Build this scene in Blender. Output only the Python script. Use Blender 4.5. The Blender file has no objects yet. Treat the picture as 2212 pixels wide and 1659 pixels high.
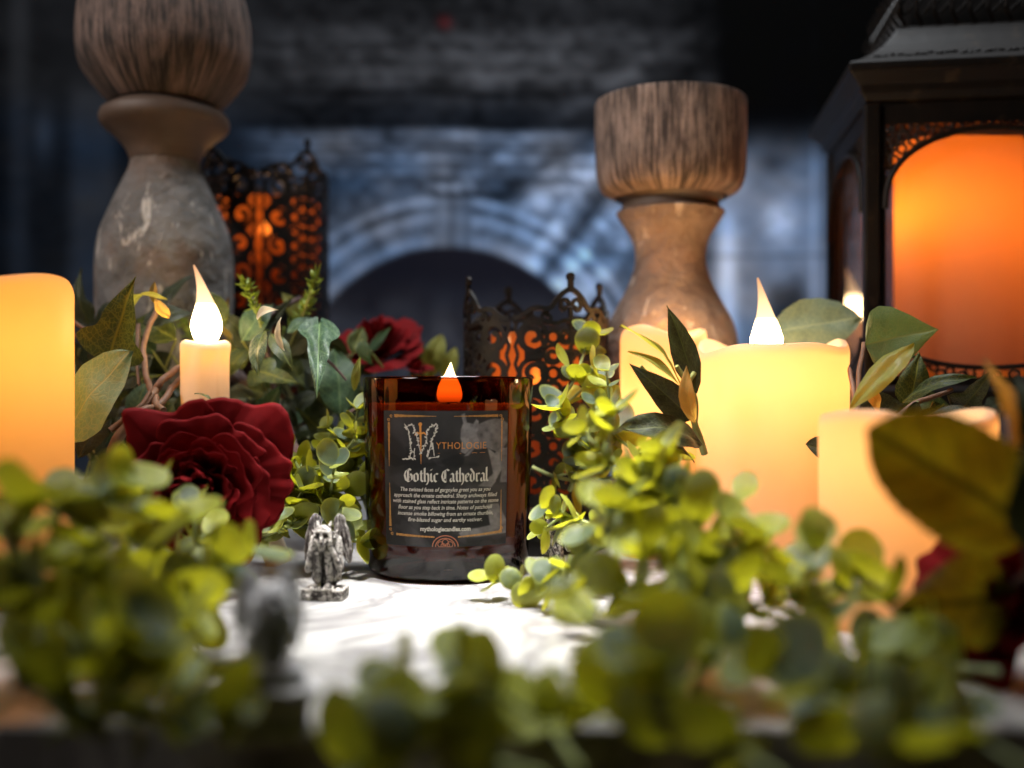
import bpy, bmesh, math, random
import numpy as np
from mathutils import Vector, Matrix, noise
PI = math.pi
sc = bpy.context.scene
COL = sc.collection
rnd = random.Random(7)

# ------------------------------------------------------------------ measuring
F, CX, HY, H = 2212.0, 1106.0, 850.0, 0.0836      # 36 mm lens, eye 8.4 cm above the marble
def P(px, py, Y):
    return Vector(((px - CX) / F * Y, Y, H - (py - HY) / F * Y))
def ZZ(py, Y): return H - (py - HY) / F * Y
def XX(px, Y): return (px - CX) / F * Y

# ------------------------------------------------------------------ node helpers
class NT:
    def __init__(s, name):
        s.m = bpy.data.materials.new(name); s.m.use_nodes = True
        s.t = s.m.node_tree; s.t.nodes.clear()
        s.out = s.t.nodes.new('ShaderNodeOutputMaterial')
    def n(s, typ, **kw):
        nd = s.t.nodes.new(typ)
        for k, v in kw.items():
            if k in nd.inputs and not hasattr(nd, k): nd.inputs[k].default_value = v
            else: setattr(nd, k, v)
        return nd
    def l(s, a, b): s.t.links.new(a, b)
    def put(s, sock, v):
        if isinstance(v, bpy.types.NodeSocket): s.l(v, sock)
        elif isinstance(v, (tuple, list)) and len(v) == 3 and sock.type == 'RGBA': sock.default_value = (*v, 1)
        else: sock.default_value = v
    def math(s, op, a, b=None, c=None):
        nd = s.n('ShaderNodeMath', operation=op)
        s.put(nd.inputs[0], a)
        if b is not None: s.put(nd.inputs[1], b)
        if c is not None: s.put(nd.inputs[2], c)
        return nd.outputs[0]
    def mix(s, f, a, b, typ='MIX'):
        nd = s.n('ShaderNodeMix', data_type='RGBA', blend_type=typ)
        s.put(nd.inputs[0], f); s.put(nd.inputs[6], a); s.put(nd.inputs[7], b)
        return nd.outputs[2]
    def coord(s, which='Object', scale=(1, 1, 1)):
        tc = s.n('ShaderNodeTexCoord'); mp = s.n('ShaderNodeMapping')
        mp.inputs['Scale'].default_value = scale
        s.l(tc.outputs[which], mp.inputs[0]); return mp.outputs[0]
    def noise(s, vec, scale, detail=4, rough=.55, dist=0):
        nd = s.n('ShaderNodeTexNoise'); s.l(vec, nd.inputs['Vector'])
        nd.inputs['Scale'].default_value = scale; nd.inputs['Detail'].default_value = detail
        nd.inputs['Roughness'].default_value = rough; nd.inputs['Distortion'].default_value = dist
        return nd.outputs['Fac']
    def ramp(s, f, stops):
        nd = s.n('ShaderNodeValToRGB'); s.l(f, nd.inputs[0])
        e = nd.color_ramp.elements
        while len(e) < len(stops): e.new(.5)
        for el, (p, c) in zip(e, stops):
            el.position = p; el.color = (c, c, c, 1) if not isinstance(c, tuple) else (*c, 1)
        return nd.outputs[0]
    def bump(s, h, strength=.5, dist=.001):
        nd = s.n('ShaderNodeBump'); nd.inputs['Strength'].default_value = strength
        nd.inputs['Distance'].default_value = dist; s.l(h, nd.inputs['Height']); return nd.outputs[0]
    def pbsdf(s, color, rough=.5, metal=0, nrm=None, **kw):
        p = s.n('ShaderNodeBsdfPrincipled')
        s.put(p.inputs['Base Color'], color); s.put(p.inputs['Roughness'], rough); s.put(p.inputs['Metallic'], metal)
        if nrm is not None: s.l(nrm, p.inputs['Normal'])
        for k, v in kw.items(): s.put(p.inputs[k.replace('_', ' ')], v)
        return p.outputs[0]
    def trans(s, color, nrm=None):
        p = s.n('ShaderNodeBsdfTranslucent'); s.put(p.inputs[0], color)
        if nrm is not None: s.l(nrm, p.inputs['Normal'])
        return p.outputs[0]
    def mixs(s, f, a, b):
        p = s.n('ShaderNodeMixShader'); s.put(p.inputs[0], f); s.l(a, p.inputs[1]); s.l(b, p.inputs[2]); return p.outputs[0]
    def end(s, sh): s.l(sh, s.out.inputs['Surface']); return s.m

def emis_mat(name, color, strength):
    t = NT(name); e = t.n('ShaderNodeEmission'); t.put(e.inputs[0], color); t.put(e.inputs[1], strength)
    return t.end(e.outputs[0])
def simple(name, color, rough=.6, metal=0, nscale=None, namp=.25, bump=None, **kw):
    t = NT(name); v = t.coord()
    c = color; nr = None
    if nscale:
        f = t.noise(v, nscale)
        c = t.mix(f, tuple(x * (1 - namp) for x in color), tuple(min(1, x * (1 + namp)) for x in color))
        if bump: nr = t.bump(f, bump, .0006)
    return t.end(t.pbsdf(c, rough, metal, nr, **kw))

# ------------------------------------------------------------------ object helpers
def mesh_obj(name, verts, faces, mat, parent=None, smooth=True, uvs=None, loc=None):
    me = bpy.data.meshes.new(name)
    me.from_pydata([tuple(v) for v in verts], [], faces)
    if smooth: me.polygons.foreach_set('use_smooth', [True] * len(me.polygons))
    if uvs is not None:
        ul = me.uv_layers.new(name='UVMap')
        idx = np.zeros(len(me.loops), dtype=np.int32); me.loops.foreach_get('vertex_index', idx)
        ul.data.foreach_set('uv', np.array(uvs, dtype=np.float32)[idx].ravel())
    me.update()
    if mat: me.materials.append(mat)
    o = bpy.data.objects.new(name, me); COL.objects.link(o)
    if parent: o.parent = parent
    if loc is not None: o.location = loc
    return o
def empty(name, loc, label, cat, group=None, rotz=0):
    o = bpy.data.objects.new(name, None); COL.objects.link(o)
    o.location = loc; o.rotation_euler = (0, 0, rotz); o.empty_display_size = .01
    return tag(o, label, cat, group)
def tag(o, label=None, cat=None, group=None, kind=None):
    if label: o['label'] = label
    if cat: o['category'] = cat
    if group: o['group'] = group
    if kind: o['kind'] = kind
    return o

class MB:
    """collects simple shapes into one mesh"""
    def __init__(s): s.v = []; s.f = []
    def add(s, vs, fs):
        b = len(s.v); s.v += [Vector(v) for v in vs]; s.f += [tuple(i + b for i in f) for f in fs]
    def box(s, c, h, M=None):
        vs = [Vector((c[0] + sx * h[0], c[1] + sy * h[1], c[2] + sz * h[2])) for sx in (-1, 1) for sy in (-1, 1) for sz in (-1, 1)]
        if M: vs = [M @ v for v in vs]
        s.add(vs, [(0, 1, 3, 2), (4, 6, 7, 5), (0, 4, 5, 1), (2, 3, 7, 6), (0, 2, 6, 4), (1, 5, 7, 3)])
    def tube(s, pts, r, n=8, caps=True, flat=1.0, taper=None):
        pts = [Vector(p) for p in pts]; m = len(pts)
        if m < 2: return
        rr = r if isinstance(r, (list, tuple)) else [r] * m
        T = [(pts[min(i + 1, m - 1)] - pts[max(i - 1, 0)]) for i in range(m)]
        T = [t.normalized() if t.length > 1e-9 else Vector((0, 0, 1)) for t in T]
        up = Vector((0, 0, 1)) if abs(T[0].z) < .9 else Vector((1, 0, 0))
        A = T[0].cross(up).normalized(); vs = []
        for i in range(m):
            A = (A - T[i] * A.dot(T[i]))
            A = A.normalized() if A.length > 1e-6 else T[i].orthogonal().normalized()
            B = T[i].cross(A)
            for k in range(n):
                a = 2 * PI * k / n
                vs.append(pts[i] + (A * math.cos(a) + B * math.sin(a) * flat) * rr[i])
        fs = [(i * n + k, i * n + (k + 1) % n, (i + 1) * n + (k + 1) % n, (i + 1) * n + k) for i in range(m - 1) for k in range(n)]
        if caps: fs += [tuple(range(n - 1, -1, -1)), tuple((m - 1) * n + k for k in range(n))]
        s.add(vs, fs)
    def lathe(s, prof, n=64, c=(0, 0, 0), wob=None):
        vs = []
        for i, (r, z) in enumerate(prof):
            for k in range(n):
                a = 2 * PI * k / n
                rr, zz = (r, z) if not wob else wob(r, z, a, i)
                vs.append((c[0] + rr * math.cos(a), c[1] + rr * math.sin(a), c[2] + zz))
        m = len(prof)
        fs = [(i * n + k, i * n + (k + 1) % n, (i + 1) * n + (k + 1) % n, (i + 1) * n + k) for i in range(m - 1) for k in range(n)]
        s.add(vs, fs)
    def ball(s, c, r, n=10, sc=(1, 1, 1)):
        vs = []; fs = []
        m = n // 2 + 1
        for i in range(m + 1):
            t = PI * i / m
            for k in range(n):
                a = 2 * PI * k / n
                vs.append((c[0] + r * sc[0] * math.sin(t) * math.cos(a), c[1] + r * sc[1] * math.sin(t) * math.sin(a), c[2] + r * sc[2] * math.cos(t)))
        fs = [(i * n + k, (i + 1) * n + k, (i + 1) * n + (k + 1) % n, i * n + (k + 1) % n) for i in range(m) for k in range(n)]
        s.add(vs, fs)
    def build(s, name, mat, parent=None, smooth=True, off=None):
        vs = s.v if off is None else [v - off for v in s.v]
        o = mesh_obj(name, vs, s.f, mat, parent, smooth)
        if smooth:
            try:
                bm = bmesh.new(); bm.from_mesh(o.data); bmesh.ops.recalc_face_normals(bm, faces=bm.faces)
                for e in bm.edges:
                    if len(e.link_faces) == 2 and e.calc_face_angle(0) > .8: e.smooth = False
                bm.to_mesh(o.data); bm.free()
            except Exception: pass
        return o
def crom(pts, n=8):
    pts = [Vector(p) for p in pts]
    if len(pts) == 2: return [pts[0].lerp(pts[1], i / n) for i in range(n + 1)]
    q = [pts[0] * 2 - pts[1]] + pts + [pts[-1] * 2 - pts[-2]]
    out = []
    for i in range(1, len(q) - 2):
        for k in range(n):
            t = k / n; a, b, c, d = q[i - 1], q[i], q[i + 1], q[i + 2]
            out.append(.5 * ((2 * b) + (c - a) * t + (2 * a - 5 * b + 4 * c - d) * t * t + (3 * b - a - 3 * c + d) * t ** 3))
    out.append(pts[-1]); return out
def interp(tab, x):
    if x <= tab[0][0]: return tab[0][1]
    for (a, va), (b, vb) in zip(tab, tab[1:]):
        if x <= b:
            t = (x - a) / (b - a); t = t * t * (3 - 2 * t) if False else t
            return va + (vb - va) * t
    return tab[-1][1]

# ------------------------------------------------------------------ camera, world, lights
cam = bpy.data.cameras.new('camera'); camo = bpy.data.objects.new('camera', cam); COL.objects.link(camo)
camo.location = (0, 0, H); camo.rotation_euler = (PI / 2, 0, 0)
cam.sensor_width = 36; cam.lens = 36; cam.shift_y = (HY - 829.5) / F
cam.clip_start = .01; cam.clip_end = 50
cam.dof.use_dof = True; cam.dof.focus_distance = .458; cam.dof.aperture_fstop = 3.5
sc.camera = camo
w = bpy.data.worlds.new('World'); sc.world = w; w.use_nodes = True
w.node_tree.nodes['Background'].inputs[0].default_value = (.55, .6, .7, 1)
w.node_tree.nodes['Background'].inputs[1].default_value = .002
sc.view_settings.view_transform = 'Standard'; sc.view_settings.look = 'None'
sc.view_settings.exposure = 0; sc.view_settings.gamma = 1
try: sc.view_settings.use_curve_mapping = False
except Exception: pass
sc.render.engine = 'CYCLES'
sc.cycles.use_denoising = True
sc.cycles.max_bounces = 10; sc.cycles.transparent_max_bounces = 16
sc.cycles.caustics_reflective = False; sc.cycles.caustics_refractive = False
sc.cycles.sample_clamp_indirect = 4
def lamp(name, typ, loc, energy, color, aim=None, **kw):
    d = bpy.data.lights.new(name, typ); d.energy = energy; d.color = color
    for k, v in kw.items(): setattr(d, k, v)
    o = bpy.data.objects.new(name, d); COL.objects.link(o); o.location = loc
    if aim is not None:
        o.rotation_euler = (Vector(aim) - Vector(loc)).to_track_quat('-Z', 'Y').to_euler()
    return o
# softbox over the set, studio fill from the left, light on the backdrop
lamp('softbox_lamp', 'AREA', (-.01, .38, .80), .84, (1, .97, .94), (.0, .415, 0), size=.15, spread=math.radians(26))
lamp('side_lamp', 'AREA', (-.75, .02, .80), .7, (1, .90, .85), (-.0, .60, .20), size=.30, spread=math.radians(46))
lamp('backdrop_lamp', 'AREA', (.1, .62, 1.05), 6.5, (.90, .95, 1), (.1, 1.0, .22), size=.4, spread=math.radians(130))
# ------------------------------------------------------------------ setting
t = NT('marble'); v = t.coord()
n1 = t.noise(v, 9, 6, .6, 1.8); n2 = t.noise(v, 22, 5, .6, 2.2); n3 = t.noise(v, 5, 3)
vein = t.math('ABSOLUTE', t.math('SUBTRACT', n1, .5)); vein2 = t.math('ABSOLUTE', t.math('SUBTRACT', n2, .5))
c = t.mix(t.ramp(vein, [(0, .8), (.05, .25), (.14, 0)]), (.42, .415, .405), (.11, .105, .11))
c = t.mix(t.math('MULTIPLY', t.ramp(vein2, [(0, .4), (.035, .08), (.1, 0)]), t.ramp(n3, [(.45, 0), (.6, 1)])), c, (.34, .24, .16))
MARBLE = t.end(t.pbsdf(c, .32, 0, None))
t = NT('dark_oak'); v = t.coord(scale=(2, 18, 18))
f = t.noise(v, 6, 6)
WOOD = t.end(t.pbsdf(t.mix(f, (.022, .014, .01), (.06, .038, .026)), .5))

mb = MB(); mb.box((.0, .95, -.035), (1.6, .92, .02))
tag(mb.build('table_top', WOOD, smooth=False), 'dark brown wooden table under the marble board', 'table', kind='structure')
mb = MB(); mb.box((0, 0, 0), (.62, .45, .0072)); o = mb.build('marble_board', MARBLE, smooth=False)
bv = o.modifiers.new('bev', 'BEVEL'); bv.width = .0015; bv.segments = 3
o.location = (.03, .257 + .45, -.0072)
tag(o, 'white marble board with faint grey and tan veins that everything stands on', 'serving board')

# ---- printed cathedral cloth backdrop -------------------------------------------------
def vnoise(x, y, seed=0):
    xi = np.floor(x).astype(int); yi = np.floor(y).astype(int); xf = x - xi; yf = y - yi
    def h(a, b):
        n = (a * 374761393 + b * 668265263 + seed * 982451653) & 0xffffffff
        n = ((n ^ (n >> 13)) * 1274126177) & 0xffffffff
        return ((n ^ (n >> 16)) & 0xffff) / 65535.0
    u = xf * xf * (3 - 2 * xf); w_ = yf * yf * (3 - 2 * yf)
    return (h(xi, yi) * (1 - u) + h(xi + 1, yi) * u) * (1 - w_) + (h(xi, yi + 1) * (1 - u) + h(xi + 1, yi + 1) * u) * w_
def fbm(x, y, o=4, seed=0):
    s = 0; a = .5
    for k in range(o): s = s + a * vnoise(x * 2 ** k, y * 2 ** k, seed + k); a *= .5
    return s / (1 - .5 ** o)
def sst(a, b, x):
    t_ = np.clip((x - a) / (b - a), 0, 1); return t_ * t_ * (3 - 2 * t_)
def band(x, a, b, s=8): return sst(a - s, a + s, x) * (1 - sst(b - s, b + s, x))
def backdrop_print(u, v):
    L = np.ones_like(u); B = np.zeros(u.shape + (3,))
    nz = fbm(u / 95, v / 60, 4, 3); nf = fbm(u / 24, v / 17, 4, 9); st = fbm(u / 260, v / 9, 4, 21)
    val = .050 + .08 * nz + .13 * (nf - .5) + .05 * (st - .5)
    # vertical order of the picture: dark vault with vignette darkening painted in, cornice, lit frieze
    val *= .26 + .34 * band(v, 60, 196, 25) + .95 * sst(272, 292, v) + .10 * band(v, 205, 232, 6)
    val *= 1 - .65 * band(v, 196, 206, 4) - .3 * band(v, 262, 276, 6)
    val *= 1 + .9 * np.exp(-((u * .55 + v * .85 - 1010) / 22) ** 2) + .6 * np.exp(-((u * .55 + v * .85 - 880) / 16) ** 2) - .4 * np.exp(-((u * .55 + v * .85 - 950) / 18) ** 2)
    for a, b, g in ((300, 306, -.4), (96, 102, -.5), (112, 120, .5), (318, 326, -.35), (340, 346, .5), (352, 360, -.3), (372, 378, .4), (384, 392, -.35), (140, 146, -.4), (156, 170, .35)):
        val *= 1 + g * band(v, a, b, 4)
    val *= 1 + .9 * np.exp(-((u - 1015) / 40) ** 2 - ((v - 275 - 15) / 14) ** 2)
    # arch
    r = np.hypot(u - 970, v - 872)
    up = sst(895, 880, v)
    th = np.arctan2(872 - v, u - 970)
    ring = band(r, 338, 448, 5)
    ringv = .07 + .12 * fbm(th * 14, r / 30, 4, 5) + .06 * band(r, 343, 358, 4) - .05 * band(r, 377, 385, 4) + .05 * band(r, 391, 407, 4) - .07 * band(r, 417, 427, 4) + .06 * band(r, 431, 444, 4) - .03 * (np.sin(th * 42) > .93)
    val = val * (1 - ring) + ring * ringv * 1.25
    key = band(u, 935, 1020, 5) * band(v, 418, 536, 5)
    val = val * (1 - .75 * key) + .75 * key * (.09 + .06 * fbm(u / 20, v / 20, 3, 15) + .05 * band(u, 945, 968, 6) + .04 * band(u, 985, 998, 5) - .05 * band(u, 972, 982, 5))
    val *= 1 - .75 * band(u, 925, 1030, 5) * band(v, 414, 426, 4)
    dash = band(u, 925, 1022, 4) * band(v, 398, 412, 3)
    val += dash * .13 * (.55 + .45 * np.sin(u / 5.2))
    # slanting shafts of light on the right of the arch
    d = (u - 1420) * .80 + (v - 330) * .60; s_ = (u - 1420) * -.60 + (v - 330) * .80
    shaft = np.exp(-(d / 26) ** 2) + .9 * np.exp(-((d + 78) / 20) ** 2) + .8 * np.exp(-((d - 60) / 22) ** 2) + .7 * np.exp(-((d + 150) / 26) ** 2)
    reg = sst(1090, 1190, u) * (1 - sst(1560, 1640, u)) * sst(300, 380, v)
    val = val * (1 + .2 * reg) + reg * shaft * (.07 + .16 * sst(.45, .7, fbm(u / 24, v / 22, 3, 31))) 
    val *= 1 - .6 * reg * np.exp(-((d + 38) / 14) ** 2)
    # inside the arch
    hole = sst(343, 335, r) * up + (band(u, 632, 1308, 6) * sst(880, 892, v))
    hole = np.clip(hole, 0, 1)
    val = val * (1 - hole) + hole * (.022 + .075 * sst(580, 740, v) * fbm(u / 40, v / 60, 3, 40))
    # right hand aisle
    ra = sst(1520, 1570, u)
    rv = .12 + .13 * fbm(u / 40, v / 50, 4, 51)
    rv = rv + .22 * np.exp(-((u - 1572) / 26) ** 2) * sst(380, 560, v)
    rv = rv + .16 * np.exp(-((u - 1692) / 40) ** 2 - ((v - 478) / 46) ** 2) * (.5 + fbm(u / 12, v / 12, 2, 61))
    rv = rv * (1 - .7 * np.exp(-((u - 1702) / 44) ** 4 - ((v - 670) / 62) ** 4)) * (1 - .55 * np.exp(-((u - 1668) / 34) ** 2 - ((v - 352) / 24) ** 2))
    rv = rv * (1 - .35 * band(v, 548, 556, 4)) + .07 * band(u, 1752, 1762, 3)
    rv = rv * (.06 + .94 * sst(250, 400, v)) * (1 - .35 * sst(1760, 1800, u))
    val = val * (1 - ra) + ra * rv
    # dark upper right shadow and left columns
    val *= 1 - .66 * sst(1330, 1480, u + (v - 120) * .45) * sst(330, 220, v)
    la = sst(640, 480, u)
    lv = .020 + .030 * nz + .012 * (nf - .5) + .045 * band(u, 150, 250, 22) * sst(120, 230, v) + .06 * np.exp(-((u - 92) / 20) ** 2 - ((v - 290) / 50) ** 2) + .03 * band(u, 20, 60, 14)
    val = val * (1 - la) + la * lv
    val = np.clip(val, .003, .8)
    blue = np.clip(.35 + .9 * (fbm(u / 120, v / 80, 3, 77) - .3), 0, 1)
    blue = np.clip(blue * sst(150, 330, v) + .1, 0, 1) * (1 - .6 * hole)
    val = val * (.45 + 4.0 * val)
    col = np.stack([val * (1.0 - .56 * blue), val * (1.0 - .20 * blue), val * (1.06 + .42 * blue)], -1)
    col[..., 0] += hole * .001; col[..., 2] += hole * .004
    red = np.exp(-((u - 962) / 12) ** 2 - ((v - 50) / 12) ** 2)
    col[..., 0] += red * .06
    return np.clip(col, .002, 1)
YB = .98; NX, NZ_ = 420, 300
us = np.linspace(-650, 2900, NX); vs_ = np.linspace(-650, 1250, NZ_)
U, V = np.meshgrid(us, vs_)
colr = backdrop_print(U, V)
verts = []
for j in range(NZ_):
    for i in range(NX):
        x = XX(us[i], YB); z = ZZ(vs_[j], YB)
        verts.append((x, YB + .005 * math.sin(x * 9 + .6 * math.sin(z * 5)) + .003 * math.sin(x * 31 + z * 4), z))
faces = [(j * NX + i, j * NX + i + 1, (j + 1) * NX + i + 1, (j + 1) * NX + i) for j in range(NZ_ - 1) for i in range(NX - 1)]
t = NT('printed_cloth'); at = t.n('ShaderNodeAttribute'); at.attribute_name = 'print'
CLOTH = t.end(t.pbsdf(at.outputs[0], .9, Specular_IOR_Level=0.0))
o = mesh_obj('backdrop', verts, faces, CLOTH)
ca = o.data.color_attributes.new('print', 'FLOAT_COLOR', 'POINT')
ca.data.foreach_set('color', np.concatenate([colr.reshape(-1, 3), np.ones((NX * NZ_, 1))], 1).astype(np.float32).ravel())
tag(o, 'blurred blue grey cloth backdrop printed with a stone cathedral arch', 'backdrop', kind='structure')

# ------------------------------------------------------------------ wax and flames
def wax_mat(name, dif, tra, k=.6):
    t = NT(name); v = t.coord()
    f = t.noise(v, 60, 3)
    d = t.n('ShaderNodeBsdfDiffuse'); t.put(d.inputs[0], t.mix(f, tuple(x * .96 for x in dif), dif))
    s_ = t.mixs(k, d.outputs[0], t.trans(t.mix(f, tuple(x * .93 for x in tra), tra)))
    g = t.n('ShaderNodeBsdfGlossy'); g.inputs['Roughness'].default_value = .45
    return t.end(t.mixs(.04, s_, g.outputs[0]))
WAX_Y = wax_mat('ivory_wax', (.85, .68, .46), (1.0, .585, .26))
WAX_O = wax_mat('amber_wax', (.80, .52, .26), (1.0, .55, .14))
WAX_D = wax_mat('deep_amber_wax', (.80, .58, .40), (1.0, .30, .035), .58)
WAX_T = wax_mat('taper_wax', (.80, .74, .60), (1.0, .64, .30), .30)

def flame_mat(name, z0, z1, s_low, s_high, c_low, c_high, foot=1.0):
    t = NT(name); tc = t.n('ShaderNodeTexCoord'); sp = t.n('ShaderNodeSeparateXYZ'); t.l(tc.outputs['Generated'], sp.inputs[0])
    cr = t.ramp(sp.outputs[2], [(0, c_low), (.45, c_low), (1, c_high)])
    st = t.ramp(sp.outputs[2], [(0, foot * s_low / 60), (.30, s_low / 60), (.52, (s_high + 1.2) / 60), (1, s_high / 60)])
    e = t.n('ShaderNodeEmission'); t.l(cr, e.inputs[0]); t.l(t.math('MULTIPLY', st, 60.0), e.inputs[1])
    return t.end(e.outputs[0])
FLAME = flame_mat('led_flame', 0, 1, 42, .90, (1, .74, .38), (1, .50, .25))
def flame(parent, base, h, r, lean, mat=None, off=None, belly=.26, prof=None):
    mb = MB(); pr = []
    N = 26
    pts = []; rs = []
    for i in range(N + 1):
        s_ = i / N
        rad = r * (interp(prof or [(0, .50), (.08, .80), (.18, .98), (belly, 1), (.4, .80), (.55, .53), (.7, .33), (.85, .18), (.95, .10), (1, .05)], s_))
        pts.append(Vector(base) + Vector((lean * (s_ ** 2.0) * r - .25 * r * math.sin(PI * s_) * lean, 0, h * s_))); rs.append(rad)
    mb.tube(pts, rs, 20)
    return mb.build('flame', mat or FLAME, parent, off=off)

def rim_height(a, spec):
    s_ = 0
    for amp, k, ph in spec: s_ += amp * math.sin(k * a + ph)
    return s_
def pillar(label, cx, cy, R, ztop, rim, mat, power, lampz, zbot=0.0, flame_spec=None, lampcol=(1, .72, .38), flamepow=0, group='flameless pillar candles', cap=.0048, thick=.0045, lampr=.012, lampx=0, crater=0, cratercol=(1, .50, .14)):
    root = empty('pillar_candle', (cx, cy, zbot), label, 'candle', group)
    h = ztop - zbot
    prof = [(R * .985, 0), (R, .0015)] + [(R, h * k / 14) for k in range(1, 14)] + [(R, h - .004), (R * .985, h - .0018), (R * .965, h - .0004), (R - .003, h), (R - .0045, h - .001), (R - .0055, h - .004), (R - .006, h - cap)]
    for q in (.8, .6, .4, .2, .02): prof.append(((R - .006) * q, h - cap - .001 * (1 - q)))
    def wob(r, z, a, i):
        k = max(0, min(1, (z - (h - .022)) / .018)) if i < 22 else max(0, .45)
        rr = r * (1 + .006 * noise.noise(Vector((math.cos(a) * 1.5, math.sin(a) * 1.5, z * 18 + cx * 40))))
        return rr, z + k * rim_height(a, rim)
    mb = MB(); mb.lathe(prof, 96, wob=wob)
    mb.build('wax', mat, root)
    lamp_o = lamp('inner_lamp', 'POINT', (lampx, 0, lampz - zbot), power, lampcol, shadow_soft_size=lampr)
    lamp_o.parent = root
    if crater:
        lo = lamp('crater_lamp', 'POINT', (.010 if flame_spec else 0, .006 if flame_spec else 0, h - .004), crater, cratercol, shadow_soft_size=.0035); lo.parent = root  # added point light that brightens the rim, in place of a recessed flame
    if flame_spec:
        fx, fh, fr, lean = flame_spec
        mb = MB(); mb.lathe([(.009, -.001), (.0085, .003), (.006, .0045), (.0015, .005)], 32, (fx, 0, h - cap))
        mb.build('flame_socket', mat, root)
        flame(root, (fx, 0, h - .007), fh, fr, lean)
    return root

# right hand tall candle
pillar('tall ivory pillar candle with lit flame and wavy rim, left of the lantern', XX(1667, .5), .5, .0363, ZZ(741, .467),
       [(.0019, 2, 2.6), (.0024, 3, .9), (.0010, 5, 1)], WAX_Y, .175, .090, crater=.09, cratercol=(1, .80, .52), flame_spec=(-.003, .0405, .0078, -.5), lampr=.02)
pillar('shorter flameless pillar candle behind the drooping dark leaves, beneath the turned wooden holder', XX(1433, .537), .537, .0226, ZZ(712, .515),
       [(.0022, 2, .4), (.0012, 3, 2.0)], WAX_Y, .09, .078, lampr=.018, crater=.22)
pillar('orange glowing pillar candle half covered by a big serrated leaf at the right front', XX(1957, .372), .372, .0305, ZZ(896, .342),
       [(.0012, 2, 1.0), (.0010, 3, 2.0)], WAX_Y, .075, .064, lampr=.010, crater=.06, cratercol=(1, .80, .50))
pillar('large orange glowing pillar candle cut off by the left edge of the picture', XX(-54, .42), .42, .0375, ZZ(592, .383),
       [(.0028, 2, 2.2), (.001, 3, 1.5)], WAX_O, .14, .10, crater=.07, cratercol=(1, .80, .50), lampr=.022)

# taper candle on the left
def taper(label, base, top, R, lit, group='flameless taper candles', leanx=0):
    base = Vector(base); h = top - base.z
    root = empty('taper_candle', base, label, 'candle', group)
    def wob(r, z, a, i):
        k = noise.noise(Vector((math.cos(a) * 2.2, math.sin(a) * 2.2, z * 14 + base.x * 50)))
        drip = max(0, noise.noise(Vector((a * 1.9, 3.3, 1))) + .25) * .0022
        lip = .0013 * math.exp(-((z - h + .003) / .003) ** 2)
        body = drip * max(0, min(1, (z - h * .62 + .01 * math.sin(a * 3)) / .006)) if z < h - .004 else 0
        return (r * (1 + .035 * k) + body + (lip if r > R * .7 else 0)), z + (.0008 * math.sin(2 * a + 1) if z > h - .006 else 0)
    prof = [(R, 0)] + [(R, h * q / 26) for q in range(1, 25)] + [(R, h - .004), (R * 1.0, h - .002), (R * .95, h - .0006), (R * .8, h), (R * .5, h - .0006), (R * .05, h - .0010)]
    mb = MB(); mb.lathe(prof, 56, wob=wob); mb.build('wax', WAX_T, root)
    if lit:
        flame(root, (-.0002, 0, h - .001), .0385, .0074, -.75)
        lo = lamp('inner_lamp', 'POINT', (0, 0, h - .006), .011, (1, .62, .26), shadow_soft_size=.004); lo.parent = root
    return root
taper('ivory taper candle with lit flame standing behind the big red rose', (XX(444, .5), .5, .0), ZZ(736, .49), .0107, True)
taper('added lit taper candle behind the lantern, its flame standing in for a reflection in the side pane', (XX(1843, .73), .73, 0), ZZ(688, .72), .0107, True)  # added candle, its flame stands in for a flame reflected in the pane
tc_ = taper('cream taper candle leaning without a flame, right of the big red rose under dark leaves', (XX(604, .5), .5, .0), .075, .0062, False)
tc_.rotation_euler = (0, math.radians(-20), 0)

# ------------------------------------------------------------------ amber jar candle
JX, JY = XX(968.5, .4837), .4837
R_T, R_B, JH = .0400, .0377, .0912
def jr(z): return R_B + (R_T - R_B) * z / JH
jar = empty('jar_candle', (JX, JY, 0), 'lit candle in dark amber glass jar with black printed label in the centre', 'jar candle')
t = NT('amber_glass'); fr = t.n('ShaderNodeFresnel', IOR=1.5)
tr = t.n('ShaderNodeBsdfTransparent'); tr.inputs[0].default_value = (.24, .058, .012, 1)
gl = t.n('ShaderNodeBsdfGlossy'); gl.inputs['Roughness'].default_value = .015
AMBER = t.end(t.mixs(fr.outputs[0], tr.outputs[0], gl.outputs[0]))
t = NT('amber_glass_inner'); fr = t.n('ShaderNodeFresnel', IOR=1.3)
tr = t.n('ShaderNodeBsdfTransparent'); tr.inputs[0].default_value = (.85, .55, .30, 1)
gl = t.n('ShaderNodeBsdfGlossy'); gl.inputs['Roughness'].default_value = .03
AMBER_IN = t.end(t.mixs(fr.outputs[0], tr.outputs[0], gl.outputs[0]))
mb = MB()
mb.lathe([(.002, .0002), (R_B - .006, .0003), (R_B - .003, .0006), (R_B - .001, .0018), (R_B, .004)] + [(jr(z_), z_) for z_ in (.02, .04, .06, .08, JH - .0012)] +
         [(R_T - .0003, JH - .0004), (R_T - .0009, JH), (R_T - .0015, JH - .0003), (R_T - .0018, JH - .0012)], 160)
gj = mb.build('glass', AMBER, jar)
mb = MB(); mb.lathe([(R_T - .00185, JH - .0015), (jr(.06) - .0022, .06), (jr(.02) - .0024, .02), (jr(.011) - .004, .0115), (jr(.01) - .007, .0100), (.001, .0100)], 160)
mb.build('inner_glass', AMBER_IN, gj)
t = NT('jar_wax'); d = t.n('ShaderNodeBsdfDiffuse'); d.inputs[0].default_value = (.26, .14, .06, 1)
JW = t.end(t.mixs(.35, d.outputs[0], t.trans((.80, .34, .08))))
WZ = ZZ(872, .4437)
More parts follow.
